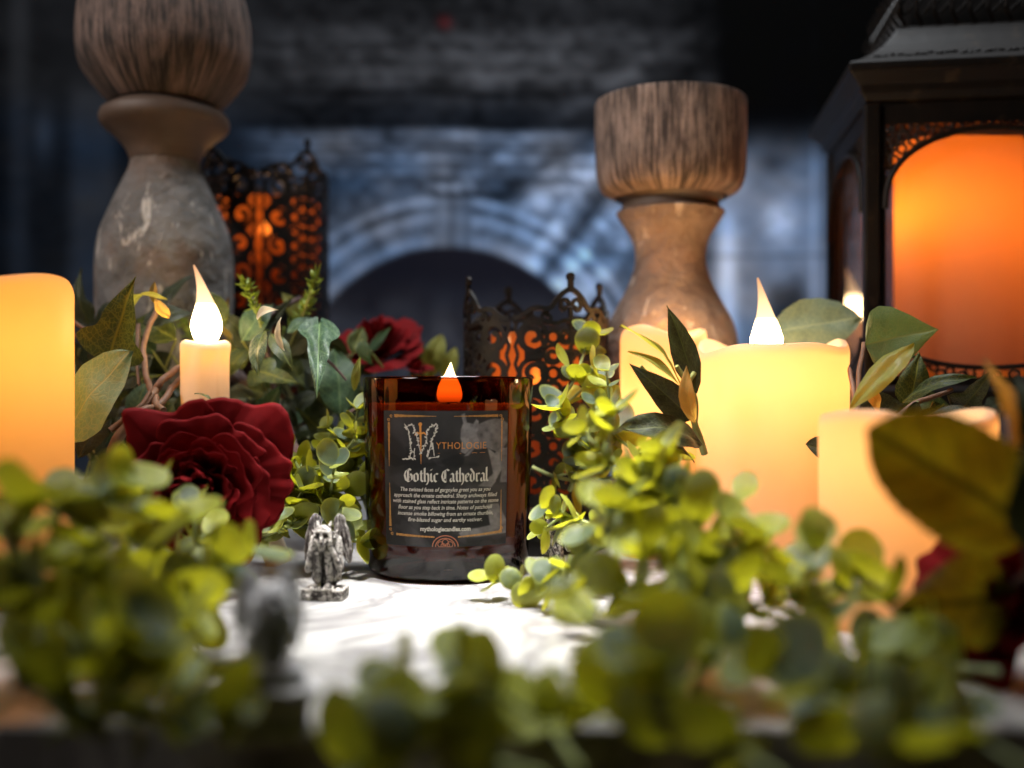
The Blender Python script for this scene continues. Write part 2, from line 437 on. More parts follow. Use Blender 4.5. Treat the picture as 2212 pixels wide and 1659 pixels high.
mb = MB(); mb.lathe([(.001, .0106), (jr(.01) - .0065, .0106), (jr(.03) - .0030, .016), (jr(WZ) - .0026, WZ - .001), (jr(WZ) - .0030, WZ - .0002), (jr(WZ) - .006, WZ - .0012), (.012, WZ - .0016), (.001, WZ - .0016)], 96,
                    wob=lambda r, z, a, i: (r, z + (.0004 * noise.noise(Vector((math.cos(a) * 3, math.sin(a) * 3, 1))) if z > .05 else 0)))
mb.build('wax', JW, jar)
mb = MB(); mb.tube([(0, 0, WZ - .002), (.0002, 0, WZ + .003), (.0008, 0, WZ + .0065)], .0008, 8)
mb.build('wick', simple('burnt_wick', (.02, .012, .01), .9), jar)
JF = flame_mat('wick_flame_glow', 0, 1, 9, 7, (1, .46, .14), (1, .78, .42), .18)
flame(jar, (.0006, 0, WZ + .0004), .0186, .0060, .10, JF, prof=[(0, .80), (.08, .97), (.2, 1), (.4, .88), (.58, .62), (.7, .40), (.82, .24), (.92, .12), (1, .03)])  # wide lower dome stands in for the flame's glow and reflection on the glass
lo = lamp('flame_lamp', 'POINT', (0, 0, WZ + .009), .26, (1, .55, .22), shadow_soft_size=.003); lo.parent = jar

# label: measured on the enlarged crop of the photograph, wrapped round the glass
def lab_uv(x, y):
    px = 756 + x / 3.235; py = 783 + y / 3.235
    tt = (px - 968.5) / F; a = math.asin(max(-.95, min(.95, tt * (.4837 - .039) / .0392)))
    for _ in range(8): a = math.asin(max(-.98, min(.98, tt * (.4837 - .0392 * math.cos(a)) / .0392)))
    return a + .062, ZZ(py, .4445)
def lab(x, y, lift=.0):
    a, z = lab_uv(x, y); r = jr(z) + .00025 + lift
    return Vector((r * math.sin(a), -r * math.cos(a), z))
LX0, LX1, LY0, LY1 = 247, 1098, 338, 1292
def poly_mask(X, Y, pts, soft=4):
    """signed distance of a polygon -> soft mask"""
    inside = np.zeros(X.shape, bool); dist = np.full(X.shape, 1e9)
    n = len(pts)
    for i in range(n):
        x0, y0 = pts[i]; x1, y1 = pts[(i + 1) % n]
        cond = ((y0 > Y) != (y1 > Y)) & (X < (x1 - x0) * (Y - y0) / (y1 - y0 + 1e-9) + x0)
        inside ^= cond
        tt = np.clip(((X - x0) * (x1 - x0) + (Y - y0) * (y1 - y0)) / ((x1 - x0) ** 2 + (y1 - y0) ** 2 + 1e-9), 0, 1)
        dist = np.minimum(dist, np.hypot(X - x0 - tt * (x1 - x0), Y - y0 - tt * (y1 - y0)))
    sd = np.where(inside, dist, -dist)
    return np.clip(sd / soft * .5 + .5, 0, 1)
NLX, NLY = 190, 212
gx = np.linspace(LX0, LX1, NLX); gy = np.linspace(LY0, LY1, NLY); X, Y = np.meshgrid(gx, gy)
base = .020 + .020 * fbm(X / 90 + .5 * fbm(X / 60, Y / 60, 2, 5), Y / 170, 4, 2) + .016 * band(X, 300, 380, 25) * sst(560, 400, Y)
base *= 1 - .45 * sst(.48, .58, fbm(X / 150 + Y / 300, Y / 120 - X / 200, 3, 90)) * sst(480, 640, Y)
for k_, (pts, g) in enumerate([([(395, 1010), (470, 1020), (500, 1090), (480, 1180), (520, 1292), (420, 1292), (430, 1150), (380, 1080)], .028),
                ([(250, 560), (300, 500), (420, 640), (520, 700), (700, 690), (560, 730), (400, 760), (280, 800)], -.014),
                ([(620, 700), (760, 640), (800, 690), (900, 720), (760, 740)], -.012),
                ([(820, 860), (1000, 850), (1098, 880), (1098, 1240), (770, 1240), (760, 1200), (840, 1175), (1000, 1150), (940, 1010), (760, 1000)], .020)]):
    base = base + poly_mask(X, Y, pts, 16) * g
body = [(960, 405), (1010, 393), (1060, 402), (1098, 430), (1098, 560), (1040, 640), (960, 600), (890, 610), (830, 590), (850, 520), (880, 440)]
head = [(775, 470), (790, 425), (778, 365), (800, 355), (815, 420), (860, 430), (880, 398), (895, 410), (896, 450), (885, 500), (905, 560), (870, 600), (830, 650), (800, 655), (840, 610), (805, 640), (775, 625), (782, 560), (772, 530)]
arm1 = [(960, 600), (1010, 640), (1060, 600), (1090, 610), (1060, 760), (1010, 850), (960, 870), (1000, 780), (985, 700)]
arm2 = [(1045, 640), (1098, 600), (1098, 850), (1050, 850), (1060, 760)]
paw = [(940, 830), (1000, 790), (1020, 840), (990, 880), (900, 868)]
leg = [(960, 1000), (1040, 1000), (1098, 1120), (1098, 1215), (900, 1225), (780, 1225), (762, 1195), (800, 1170), (900, 1165), (985, 1150)]
tone = .10 + .20 * fbm(X / 34, Y / 34, 4, 12) 
for pts, g in ((body, .75), (head, 1.0), (arm1, 1.0), (arm2, .7), (paw, .95), (leg, .9)):
    m_ = poly_mask(X, Y, pts, 5); base = base * (1 - m_) + m_ * tone * g
for cx_, cy_, r_, g in ((822, 535, 17, -.05), (822, 535, 9, .06), (822, 535, 3, -.06), (882, 450, 15, -.035), (905, 500, 26, -.045), (1010, 560, 28, -.03), (1040, 470, 34, -.03), (1020, 625, 30, -.045), (850, 480, 22, -.03), (1090, 520, 26, -.03)):
    base = base + g * np.exp(-(((X - cx_) ** 2 + (Y - cy_) ** 2) / r_ ** 2) ** 1.5)
base = np.clip(base * .72, .006, .3)
cl = np.stack([base * 1.02, base * .96, base * .97], -1)
verts = [lab(x, y) for y in gy for x in gx]
faces = [(j * NLX + i, (j + 1) * NLX + i, (j + 1) * NLX + i + 1, j * NLX + i + 1) for j in range(NLY - 1) for i in range(NLX - 1)]
t = NT('label_paper'); at = t.n('ShaderNodeAttribute'); at.attribute_name = 'print'
LABELM = t.end(t.pbsdf(at.outputs[0], .6, Specular_IOR_Level=.2))
lb = mesh_obj('label', verts, faces, LABELM, jar)
lb['label'] = 'charcoal label printed with a grey gargoyle and white lettering'
ca = lb.data.color_attributes.new('print', 'FLOAT_COLOR', 'POINT')
ca.data.foreach_set('color', np.concatenate([cl.reshape(-1, 3), np.ones((NLX * NLY, 1))], 1).astype(np.float32).ravel())

INK_W = simple('white_ink', (.50, .47, .41), .6); INK_O = simple('copper_ink', (.55, .22, .04), .45, .2); INK_G = simple('gold_ink', (.42, .21, .05), .5, .2, 900, .6)
class Flat:
    def __init__(s): s.v = []; s.f = []; s.k = 0
    def poly(s, pts, lift=None):
        lift = .00006 + (s.k % 9) * .000007 if lift is None else lift; s.k += 1
        b = len(s.v); s.v += [lab(x, y, lift) for x, y in pts]; s.f.append(tuple(range(b, b + len(pts))))
    def nib(s, pts, n):
        for (x0, y0), (x1, y1) in zip(pts, pts[1:]):
            s.poly([(x0 - n[0], y0 - n[1]), (x1 - n[0], y1 - n[1]), (x1 + n[0], y1 + n[1]), (x0 + n[0], y0 + n[1])])
    def line(s, pts, w_):
        ws = w_ if isinstance(w_, (list, tuple)) else [w_] * len(pts)
        for i, ((x0, y0), (x1, y1)) in enumerate(zip(pts, pts[1:])):
            dx, dy = x1 - x0, y1 - y0; L_ = math.hypot(dx, dy) or 1; nx, ny = -dy / L_ / 2, dx / L_ / 2
            s.poly([(x0 + nx * ws[i], y0 + ny * ws[i]), (x0 - nx * ws[i], y0 - ny * ws[i]), (x1 - nx * ws[i + 1], y1 - ny * ws[i + 1]), (x1 + nx * ws[i + 1], y1 + ny * ws[i + 1])])
    def build(s, name, mat, parent):
        o = mesh_obj(name, s.v, s.f, mat, parent, smooth=False)
        bm = bmesh.new(); bm.from_mesh(o.data)
        for f in bm.faces:
            c_ = f.calc_center_median()
            if f.normal.x * c_.x + f.normal.y * c_.y < 0: f.normal_flip()
        bm.to_mesh(o.data); bm.free(); return o
def text_flat(txt, x0, x1, ybase, size, shear=0, offset=0, spacing=1):
    """built-in font, laid out in label units between x0 and x1"""
    cu = bpy.data.curves.new('t', 'FONT'); cu.body = txt; cu.size = 1; cu.shear = shear; cu.offset = offset; cu.space_character = spacing
    cu.resolution_u = 3
    ob = bpy.data.objects.new('t', cu); COL.objects.link(ob)
    dg = bpy.context.evaluated_depsgraph_get(); dg.update()
    me = ob.evaluated_get(dg).to_mesh()
    vs = [v.co.copy() for v in me.vertices]; fs = [tuple(p.vertices) for p in me.polygons]
    ob.evaluated_get(dg).to_mesh_clear(); bpy.data.objects.remove(ob); bpy.data.curves.remove(cu)
    mn = min(v.x for v in vs); mx = max(v.x for v in vs)
    return [(x0 + (v.x - mn) / (mx - mn) * (x1 - x0), ybase - v.y * size) for v in vs], fs
def text_obj(name, lines, mat, parent):
    V_, F_ = [], []
    for k, a in enumerate(lines):
        vs, fs = text_flat(*a); b = len(V_)
        V_ += [lab(x, y, .00011) for x, y in vs]; F_ += [tuple(i + b for i in f) for f in fs]
    o = mesh_obj(name, V_, F_, mat, parent, smooth=False)
    bm = bmesh.new(); bm.from_mesh(o.data)
    for f in bm.faces:
        c_ = f.calc_center_median()
        if f.normal.x * c_.x + f.normal.y * c_.y < 0: f.normal_flip()
    bm.to_mesh(o.data); bm.free(); return o
text_obj('description_text', [
    ('The twisted faces of gargoyles greet you as you', 354, 984, 903, 39, .25, .014),
    ('approach the ornate cathedral. Sharp archways filled', 308, 1031, 945, 39, .25, .014),
    ('with stained glass reflect intricate patterns on the stone', 302, 1040, 986, 39, .25, .014),
    ('floor as you step back in time. Notes of patchouli', 337, 997, 1029, 39, .25, .014),
    ('incense smoke billowing from an ornate thurible,', 333, 1003, 1072, 39, .25, .014),
    ('fire-blazed sugar and earthy vetiver.', 404, 926, 1115, 39, .25, .014)], INK_W, lb)
text_obj('web_address_text', [('mythologiecandles.com', 489, 845, 1180, 42, 0, .035)], INK_W, lb)
text_obj('brand_text', [('YTHOLOGIE', 603, 950, 604, 68, 0, -.008, 1.1)], INK_O, lb)
# blackletter title
GLY = {
 'G': ([[(.72, 1.32), (.5, 1.5), (.15, 1.25), (-.02, .75), (.12, .2), (.5, -.05), (.86, .2), (.86, .68), (.66, .9), (.45, .78)], [(.42, 1.35), (.36, 1.2), (.36, .12)]], 1.12, [[(.5, 1.3), (.5, .1)], [(.3, .45), (.8, .72)], [(.3, .3), (.8, .57)]]),
 'C': ([[(.88, 1.30), (.6, 1.48), (.18, 1.25), (-.02, .72), (.12, .2), (.48, -.05), (.86, .18)], [(.42, 1.4), (.36, 1.2), (.36, .35), (.22, .25)]], 1.02, [[(.52, 1.3), (.52, .08)]]),
 'o': ([[(.0, .82), (.0, .2), (.22, 0)], [(.0, .82), (.22, 1)], [(.22, 1), (.44, .8), (.44, .18), (.22, 0)]], .74, []),
 't': ([[(.1, 1.28), (.1, .2), (.3, 0)], [(-.08, .95), (.34, .98)]], .52, []),
 'h': ([[(0, 1.62), (0, .12), (.1, .02)], [(0, .82), (.24, 1), (.44, .8), (.44, .05), (.22, -.35)]], .74, []),
 'i': ([[(-.06, .9), (.02, .98), (.02, .2), (.2, 0)], [(.0, 1.32), (.12, 1.48)]], .42, []),
 'c': ([[(.40, .88), (.22, 1), (0, .8), (0, .2), (.22, 0), (.42, .12)]], .62, []),
 'a': ([[(.02, .84), (.22, 1), (.42, .85), (.42, .18), (.58, .02)], [(.42, .62), (.08, .42), (.04, .15), (.2, 0), (.42, .16)]], .76, []),
 'e': ([[(.42, .14), (.22, 0), (0, .2), (0, .8), (.22, 1), (.42, .78), (.06, .42)]], .62, []),
 'd': ([[(.02, 1.52), (.42, 1.0), (.44, .2), (.22, 0), (0, .2), (0, .8), (.22, 1)]], .74, []),
 'r': ([[(-.02, .9), (.04, .98), (.04, .15), (.18, 0)], [(.06, .82), (.26, 1), (.40, .86)]], .56, []),
 'l': ([[(0, 1.66), (0, .2), (.18, 0)]], .40, []),
}
fl = Flat()
def write(word, x0, x1, ybase, xh):
    tot = sum(GLY[c_][1] for c_ in word) - .25; k = (x1 - x0) / tot; x = x0 + .08 * k
    for c_ in word:
        st, adv, thin = GLY[c_]
        nb = (.105 * k, -.06 * xh)
        for s_ in st: fl.nib([(x + a * k, ybase - b * xh) for a, b in s_], nb)
        for s_ in thin: fl.line([(x + a * k, ybase - b * xh) for a, b in s_], .035 * k)
        x += adv * k
write('Gothic', 380, 607, 835, 60); write('Cathedral', 640, 958, 835, 60)
fl.build('title_text', INK_W, lb)
# illuminated M: white sprigs
fl = Flat(); r2 = random.Random(3)
ML = [[(386, 430), (412, 470), (425, 560), (432, 620), (418, 672)], [(400, 452), (440, 430), (470, 520), (498, 640)], [(498, 640), (540, 540), (536, 480), (575, 440), (612, 432)],
      [(612, 432), (600, 490), (575, 530), (560, 600), (545, 660)], [(380, 677), (455, 672)], [(545, 668), (622, 660)], [(455, 600), (450, 668)], [(580, 560), (590, 655)]]
for s_ in ML: fl.line(s_, 4.5)
for s_ in ML:
    for (x0, y0), (x1, y1) in zip(s_, s_[1:]):
        n_ = int(math.hypot(x1 - x0, y1 - y0) / 9)
        for q in range(n_):
            if r2.random() < .25: continue
            f_ = (q + r2.random()) / n_; x = x0 + (x1 - x0) * f_ + r2.uniform(-9, 9); y = y0 + (y1 - y0) * f_ + r2.uniform(-6, 6); a = r2.uniform(0, 6.28); L_ = r2.uniform(7, 13)
            dx, dy = math.cos(a) * L_, math.sin(a) * L_
            fl.poly([(x - dx, y - dy), (x + dy * .45, y - dx * .45), (x + dx, y + dy), (x - dy * .45, y + dx * .45)])
fl.build('illuminated_letter', INK_W, lb)
fl = Flat()
fl.line([(495, 437), (497, 560), (498, 712)], [15, 11, 2])
fl.poly([(495 + 13 * math.cos(a * PI / 5), 432 + 13 * math.sin(a * PI / 5)) for a in range(10)])
fl.line([(455, 510), (470, 490), (495, 500), (520, 490), (538, 510)], [5, 13, 9, 13, 5])
fl.line([(615, 634), (780, 636)], 1.6); fl.line([(850, 633), (942, 632)], 2.6)
fl.build('sword_emblem', INK_O, lb)
fl = Flat(); r2 = random.Random(5)
def strip(x0, y0, x1, y1, w0, w1):
    n_ = int(math.hypot(x1 - x0, y1 - y0) / 5)
    for q in range(n_):
        f_ = q / n_; w_ = w0 + (w1 - w0) * f_; w_ *= r2.uniform(.75, 1.1)
        xa, ya = x0 + (x1 - x0) * f_, y0 + (y1 - y0) * f_; xb, yb = x0 + (x1 - x0) * (f_ + .8 / n_), y0 + (y1 - y0) * (f_ + .8 / n_)
        if abs(x1 - x0) > abs(y1 - y0): fl.poly([(xa, ya - w_ / 2), (xa, ya + w_ / 2), (xb, yb + w_ / 2), (xb, yb - w_ / 2)])
        else: fl.poly([(xa - w_ / 2, ya), (xb - w_ / 2, yb), (xb + w_ / 2, yb), (xa + w_ / 2, ya)])
strip(318, 373, 605, 376, 22, 3); strip(1030, 373, 725, 376, 20, 3); strip(281, 420, 278, 735, 16, 3); strip(279, 1160, 279, 850, 16, 3)
strip(320, 1213, 590, 1222, 18, 10); strip(1068, 1200, 755, 1222, 20, 10); strip(1056, 410, 1058, 700, 13, 3); strip(1060, 1190, 1058, 900, 14, 3)
def curl(cx_, cy_, r_, ph, d_):
    fl.line([(cx_ + r_ * (1 - q / 22) * math.cos(ph + d_ * q * .42), cy_ + r_ * (1 - q / 22) * math.sin(ph + d_ * q * .42)) for q in range(17)], 4.5)
for x, y in ((298, 374), (281, 400), (292, 1210), (281, 1180), (1046, 374), (1056, 398), (1052, 1196), (1062, 1175)): curl(x, y, 11, 1, 1 if x < 600 else -1)
fl.build('gold_border', INK_G, lb)
fl = Flat()
kx, ky = 666, 1290
for r_ in (82, 62): fl.line([(kx + r_ * 1.12 * math.cos(PI + q * PI / 16), ky + r_ * .95 * math.sin(PI + q * PI / 16)) for q in range(17)], 7)
for cx_, cy_, r_ in ((-34, -16, 20), (0, -30, 22), (34, -16, 20), (-16, -8, 15), (16, -8, 15)): fl.line([(kx + cx_ + r_ * math.cos(q * PI / 8), min(ky, ky + cy_ + r_ * math.sin(q * PI / 8))) for q in range(17)], 5)
fl.build('knot_emblem', simple('knot_ink', (.30, .10, .045), .5, 0, 900, .5), lb)
# ------------------------------------------------------------------ turned wooden candle holders
def wood_mat(name, dark, light, streak=1.0):
    t = NT(name); v = t.coord(scale=(1, 1, .10))
    v2 = t.coord(scale=(1, 1, .35))
    tc = t.n('ShaderNodeTexCoord'); sx = t.n('ShaderNodeSeparateXYZ'); t.l(tc.outputs['Object'], sx.inputs[0])
    an = t.math('ARCTAN2', sx.outputs[0], t.math('MULTIPLY', sx.outputs[1], -1.0)); cb = t.n('ShaderNodeCombineXYZ')
    t.l(t.math('MULTIPLY', an, .04), cb.inputs[0]); t.l(t.math('MULTIPLY', sx.outputs[2], .06), cb.inputs[2])
    cb2 = t.n('ShaderNodeCombineXYZ'); t.l(t.math('MULTIPLY', an, .04), cb2.inputs[0]); t.l(t.math('MULTIPLY', sx.outputs[2], .28), cb2.inputs[2])
    a = t.noise(cb.outputs[0], 620, 5, .7); b = t.noise(cb2.outputs[0], 130, 4, .65, .5); n0 = t.noise(t.coord(), 900, 3)
    k = t.math('ADD', t.math('MULTIPLY', a, .7), t.math('MULTIPLY', b, .45))
    c = t.mix(t.ramp(k, [(.50, 0), (.68, 1)]), dark, light)
    c = t.mix(t.math('MULTIPLY', t.ramp(n0, [(.5, 0), (.7, 1)]), .35), c, dark)
    h = t.math('ADD', t.math('MULTIPLY', a, 1.0), t.math('MULTIPLY', n0, .25))
    return t.end(t.pbsdf(c, .75, 0, t.bump(h, .9, .0012)))
def chalk_mat(name, base, light, warm, top):
    t = NT(name); v = t.coord()
    a = t.noise(v, 45, 5, .6, .5); b = t.noise(v, 160, 4, .6); c_ = t.noise(t.coord(scale=(1, 1, .3)), 75, 4, .7, 1.0)
    col = t.mix(t.ramp(a, [(.35, 0), (.68, 1)]), base, light)
    col = t.mix(t.math('MULTIPLY', t.ramp(c_, [(.60, 0), (.66, 1)]), .85), col, top)
    col = t.mix(t.math('MULTIPLY', t.ramp(t.noise(v, 22, 4), [(.52, 0), (.66, 1)]), .6), col, warm)
    h = t.math('ADD', t.math('MULTIPLY', a, .8), t.math('MULTIPLY', b, .7))
    return t.end(t.pbsdf(col, .8, 0, t.bump(h, 1.0, .0040), Specular_IOR_Level=.25))
WOOD_D = wood_mat('brushed_dark_wood', (.012, .008, .006), (.20, .135, .11))
WOOD_L = wood_mat('brushed_brown_wood', (.035, .022, .017), (.36, .26, .21))
CHALK = chalk_mat('grey_chalk_paint', (.10, .095, .09), (.24, .23, .22), (.16, .085, .045), (.62, .58, .52))
CHALK_B = chalk_mat('brown_chalk_paint', (.14, .095, .075), (.28, .215, .175), (.26, .15, .10), (.50, .42, .36))
NECKM = simple('brown_painted_wood', (.085, .055, .038), .6, 0, 70, .3, .5)
def holder(name, label, cxp, D, segs):
    cx = XX(cxp, D); root = empty(name, (cx, D, 0), label, 'candle holder', 'turned wooden candle holders')
    for pn, mat, prof in segs:
        pts = [Vector((hw / F * D, 0, max(.0002, ZZ(py, D)))) for py, hw in prof]
        sm = crom(pts, 5); mb = MB()
        mb.lathe([(max(p.x, .0005), p.z) for p in sm], 96); mb.build(pn, mat, root)
    return root
holder('candle_holder', 'dark turned wooden candle holder with a round bulb over a chalky grey neck, at left', 357, .60, [
    ('cup', WOOD_D, [(-250, 2), (-250, 150), (-245, 170), (-170, 168), (-110, 150), (-60, 150), (-20, 164), (40, 178), (105, 181), (150, 174), (190, 150), (222, 122), (232, 112)]),
    ('collar', NECKM, [(230, 100), (240, 118), (250, 131), (264, 135), (278, 130), (300, 104), (325, 82), (350, 72)]),
    ('body', CHALK, [(351, 71), (370, 76), (400, 90), (450, 112), (500, 132), (555, 142), (620, 143), (700, 140), (800, 120), (900, 90), (960, 85), (1000, 120), (1040, 150), (1096, 155), (1096, 2)])])
holder('candle_holder', 'brown turned wooden candle holder with wide flat cup and narrow waist, between jar and lantern', 1448, .60, [
    ('cup', WOOD_L, [(262, 2), (262, 120), (250, 150), (234, 158), (226, 160), (232, 162), (300, 162), (360, 161), (392, 157), (412, 148), (424, 130), (430, 118)]),
    ('groove', NECKM, [(429, 112), (440, 104), (452, 106), (458, 112)]),
    ('body', CHALK_B, [(456, 108), (460, 116), (468, 113), (490, 99), (515, 84), (545, 76), (575, 77), (610, 88), (650, 108), (700, 134), (750, 144), (800, 145), (860, 132), (940, 100), (1000, 92), (1040, 130), (1096, 140), (1096, 2)])])

# ------------------------------------------------------------------ pierced metal cups
t = NT('blackened_metal'); v = t.coord()
f = t.noise(v, 140, 4)
METAL = t.end(t.pbsdf(t.mix(t.ramp(f, [(.45, 0), (.7, 1)]), (.005, .0045, .0045), (.014, .009, .006)), .5, .0, t.bump(f, .3, .0004), Specular_IOR_Level=.25))
t = NT('amber_insert')
tr = t.n('ShaderNodeBsdfTransparent'); tr.inputs[0].default_value = (.95, .62, .36, 1)
d = t.n('ShaderNodeBsdfDiffuse'); d.inputs[0].default_value = (.45, .20, .08, 1)
g = t.n('ShaderNodeBsdfGlossy'); g.inputs['Roughness'].default_value = .1
INSERT = t.end(t.mixs(.05, t.mixs(.50, tr.outputs[0], t.mixs(.7, d.outputs[0], t.trans((.95, .46, .16)))), g.outputs[0]))
def spiral(cx, cy, r, a0, turns, d=1, shrink=.72, n=22):
    return [(cx + r * (1 - shrink * q / n) * math.cos(a0 + d * 2 * PI * turns * q / n), cy + r * (1 - shrink * q / n) * math.sin(a0 + d * 2 * PI * turns * q / n)) for q in range(n + 1)]
def tile_strokes(row):
    """one row of the pierced pattern: a tile runs from peak to peak, rings with a scroll in each"""
    S = []
    K = 1 / .285
    ring = lambda cx, cy, r: [(cx + r * math.cos(q * PI / 9), cy + K * r * math.sin(q * PI / 9)) for q in range(19)]
    sp_ = lambda cx, cy, r, *a: [(x, cy + (y - cy) * K) for x, y in spiral(cx, cy, r, *a)]
    for sx in (-1, 1):
        up = 1 if row % 2 else -1
        for (x, y, r, w_, t0) in ((.172, .5, .116, .034, -.5), (.335, .0, .074, .028, .2), (.340, .5, .050, .026, 0), (.445, .5, .052, .026, .5)):
            c_ = .5 + sx * (.5 - x)
            S.append((ring(c_, y, r), w_))
            if r > .05: S.append((sp_(c_, y, r * .98, PI * t0 + (PI if sx > 0 else 0), 1.05, sx * up, .80, 20), w_ * 1.1))
        S.append(([(.5 + sx * (.5 - .045), 0), (.5 + sx * (.5 - .020), .25), (.5 + sx * (.5 - .050), .5), (.5 + sx * (.5 - .020), .75), (.5 + sx * (.5 - .045), 1)], .024))
        S.append(([(.5 + sx * .5 - sx * .24, .5), (.5 + sx * .5 - sx * .27, .2)], .03)); S.append(([(.5 + sx * .5 - sx * .24, .5), (.5 + sx * .5 - sx * .27, .8)], .03))
        S.append(([(.5 + sx * .5 - sx * .10, 0), (.5 + sx * .5 - sx * .25, 0)], .06)); S.append(([(.5 + sx * .5 - sx * .38, 0), (.5 + sx * .5 - sx * .46, .1)], .04))
    S.append(([(.5, 0), (.5, 1)], .030)); S.append((ring(.5, 0, .040), .026))
    return S
def ribbon(mb, pts, w_, R, th, phase):
    n = len(pts); vs = []
    for i in range(n):
        a = pts[max(i - 1, 0)]; b = pts[min(i + 1, n - 1)]
        dx, dy = b[0] - a[0], b[1] - a[1]; L_ = math.hypot(dx, dy) or 1
        nx, ny = -dy / L_ * w_ / 2, dx / L_ * w_ / 2
        for (sx, rr) in ((1, R), (-1, R), (-1, R - th), (1, R - th)):
            s_, z = pts[i][0] + sx * nx, pts[i][1] + sx * ny
            an = s_ / R + phase
            vs.append((rr * math.cos(an), rr * math.sin(an), z))
    fs = [(i * 4 + k, i * 4 + (k + 1) % 4, (i + 1) * 4 + (k + 1) % 4, (i + 1) * 4 + k) for i in range(n - 1) for k in range(4)]
    fs += [(3, 2, 1, 0), ((n - 1) * 4, (n - 1) * 4 + 1, (n - 1) * 4 + 2, (n - 1) * 4 + 3)]
    mb.add(vs, fs)
def pierced_cup(label, cx, cy, R, z0, z1, ntile, rows, phase, crown, ins_top, lamp_z, power, fl=None, insr=.90):
    root = empty('pierced_candle_cup', (cx, cy, 0), label, 'candle holder', 'pierced black metal candle cups')
    mb = MB(); W = 2 * PI * R / ntile; Ht = W * .285; rows = max(2, int(round((z1 - z0) / Ht))); Ht = (z1 - z0) / rows; jit = random.Random(2)
    for c_ in range(ntile):
        for r_ in range(rows):
            for pts, w_ in tile_strokes(r_):
                pp2 = [Vector(((c_ + x) * W, z0 + r_ * Ht + (y - .5) * W * .285 + Ht * .5 if len(pts) > 6 else z0 + (r_ + y) * Ht, 0)) for x, y in pts]
                if len(pts) > 6:
                    cy_ = sum(y for x, y in pts[:18]) / len(pts[:18])
                if len(pp2) == 2: pp2 = [pp2[0].lerp(pp2[1], q / 4) for q in range(5)]
                ribbon(mb, [(p.x, p.y) for p in pp2], w_ * W * 1.18, R + jit.uniform(0, .00030), .0011, phase)
    # scalloped crown edge, low at the tile joint, a shoulder, then a peak with a finial
    edge_z = lambda u: z1 + crown * interp([(0, .06), (.04, .02), (.09, .12), (.15, .30), (.22, .36), (.29, .30), (.33, .38), (.38, .66), (.43, .84), (.465, .92), (.5, 1.0)], min(u, 1 - u))
    for c_ in range(ntile):
        ribbon(mb, [((c_ + q / 64) * W, edge_z(q / 64)) for q in range(65)], .0026, R + .0004, .0018, phase)
        xm = (c_ + .5) * W
        ribbon(mb, [(xm, z1 + crown * (.86 + .06 * q)) for q in range(9)], .0030, R + .0006, .0018, phase)
        ribbon(mb, [(xm + .0012 * math.cos(q * PI / 6), z1 + crown * 1.36 + .0012 * math.sin(q * PI / 6)) for q in range(13)], .0024, R + .0005, .0018, phase)
        ribbon(mb, [(xm, z1 + crown * .1 * q) for q in range(5)], .0026, R + .0003, .0012, phase)
        for sx in (-1, 1):
            ribbon(mb, [(xm + sx * x * W, z1 + y * crown) for x, y in spiral(.062, .40, .052, PI * .9, 1.1, -1, .75)][0:1] + [(xm + sx * (.062 * W + .052 * W * (1 - .75 * q / 20) * math.cos(PI - q * .33)), z1 + crown * .42 + .052 * W * (1 - .75 * q / 20) * math.sin(PI - q * .33) * 1.3) for q in range(1, 21)], .0020, R + .0002, .0012, phase)
            for (xc, yc, rr) in ((.21, .02, .055), (.335, -.02, .05)):
                ribbon(mb, [(xm + sx * (xc * W + rr * W * (1 - .7 * q / 22) * math.cos(1.8 - q * .34)), z1 + crown * yc + rr * W * (1 - .7 * q / 22) * math.sin(1.8 - q * .34)) for q in range(23)], .0020, R + .0001, .0012, phase)
        ribbon(mb, [((c_ + q / 24) * W, z1 - .0015 + .0009 * math.sin(q * 1.3)) for q in range(25)], .0022, R + .0002, .0012, phase)
    for zz in (z0, ):
        ribbon(mb, [(q * 2 * PI * R / 60, zz) for q in range(61)], .004, R + .0005, .0016, phase)
    mb.build('pierced_wall', METAL, root)
    mb = MB(); mb.lathe([(.001, .0005), (R * .98, .0005), (R, .003), (R, z0 + .001), (R * .96, z0 + .003), (R * .5, z0 + .002), (.001, z0 + .002)], 64)
    mb.build('base', METAL, root)
    mb = MB(); mb.lathe([(R * insr, z0 + .003), (R * insr, ins_top), (R * insr - .0015, ins_top), (R * insr - .0015, z0 + .004)], 64)
    mb.build('glass_insert', INSERT, root)
    mb = MB(); mb.lathe([(.001, z0 + .003), (.019, z0 + .003), (.019, lamp_z - .014), (.017, lamp_z - .013), (.001, lamp_z - .013)], 40)
    mb.build('candle', WAX_O, root)
    if fl: flame(root, (0, 0, lamp_z - .008), .014, .0036, .2, flame_mat('cup_flame', 0, 1, 9, 4, (1, .5, .14), (1, .8, .4)))
    lo = lamp('inner_lamp', 'POINT', (0, 0, lamp_z + .004), power, (1, .50, .18), shadow_soft_size=.006); lo.parent = root
    return root
pierced_cup('tall black pierced metal candle cup glowing orange, behind the left wooden holder', XX(574, .70), .70, .0425, .02, ZZ(385, .68), 4, 6, -PI / 2 + .15, .0165, ZZ(430, .68), ZZ(480, .70), .06, True)
pierced_cup('low black pierced metal candle cup with crown edge, right behind the amber jar', XX(1158, .562), .562, .0397, .010, ZZ(688, .522), 4, 3, -PI / 2 + .454 - PI / 4, .0160, ZZ(712, .522), ZZ(800, .562), .020, True, .62)

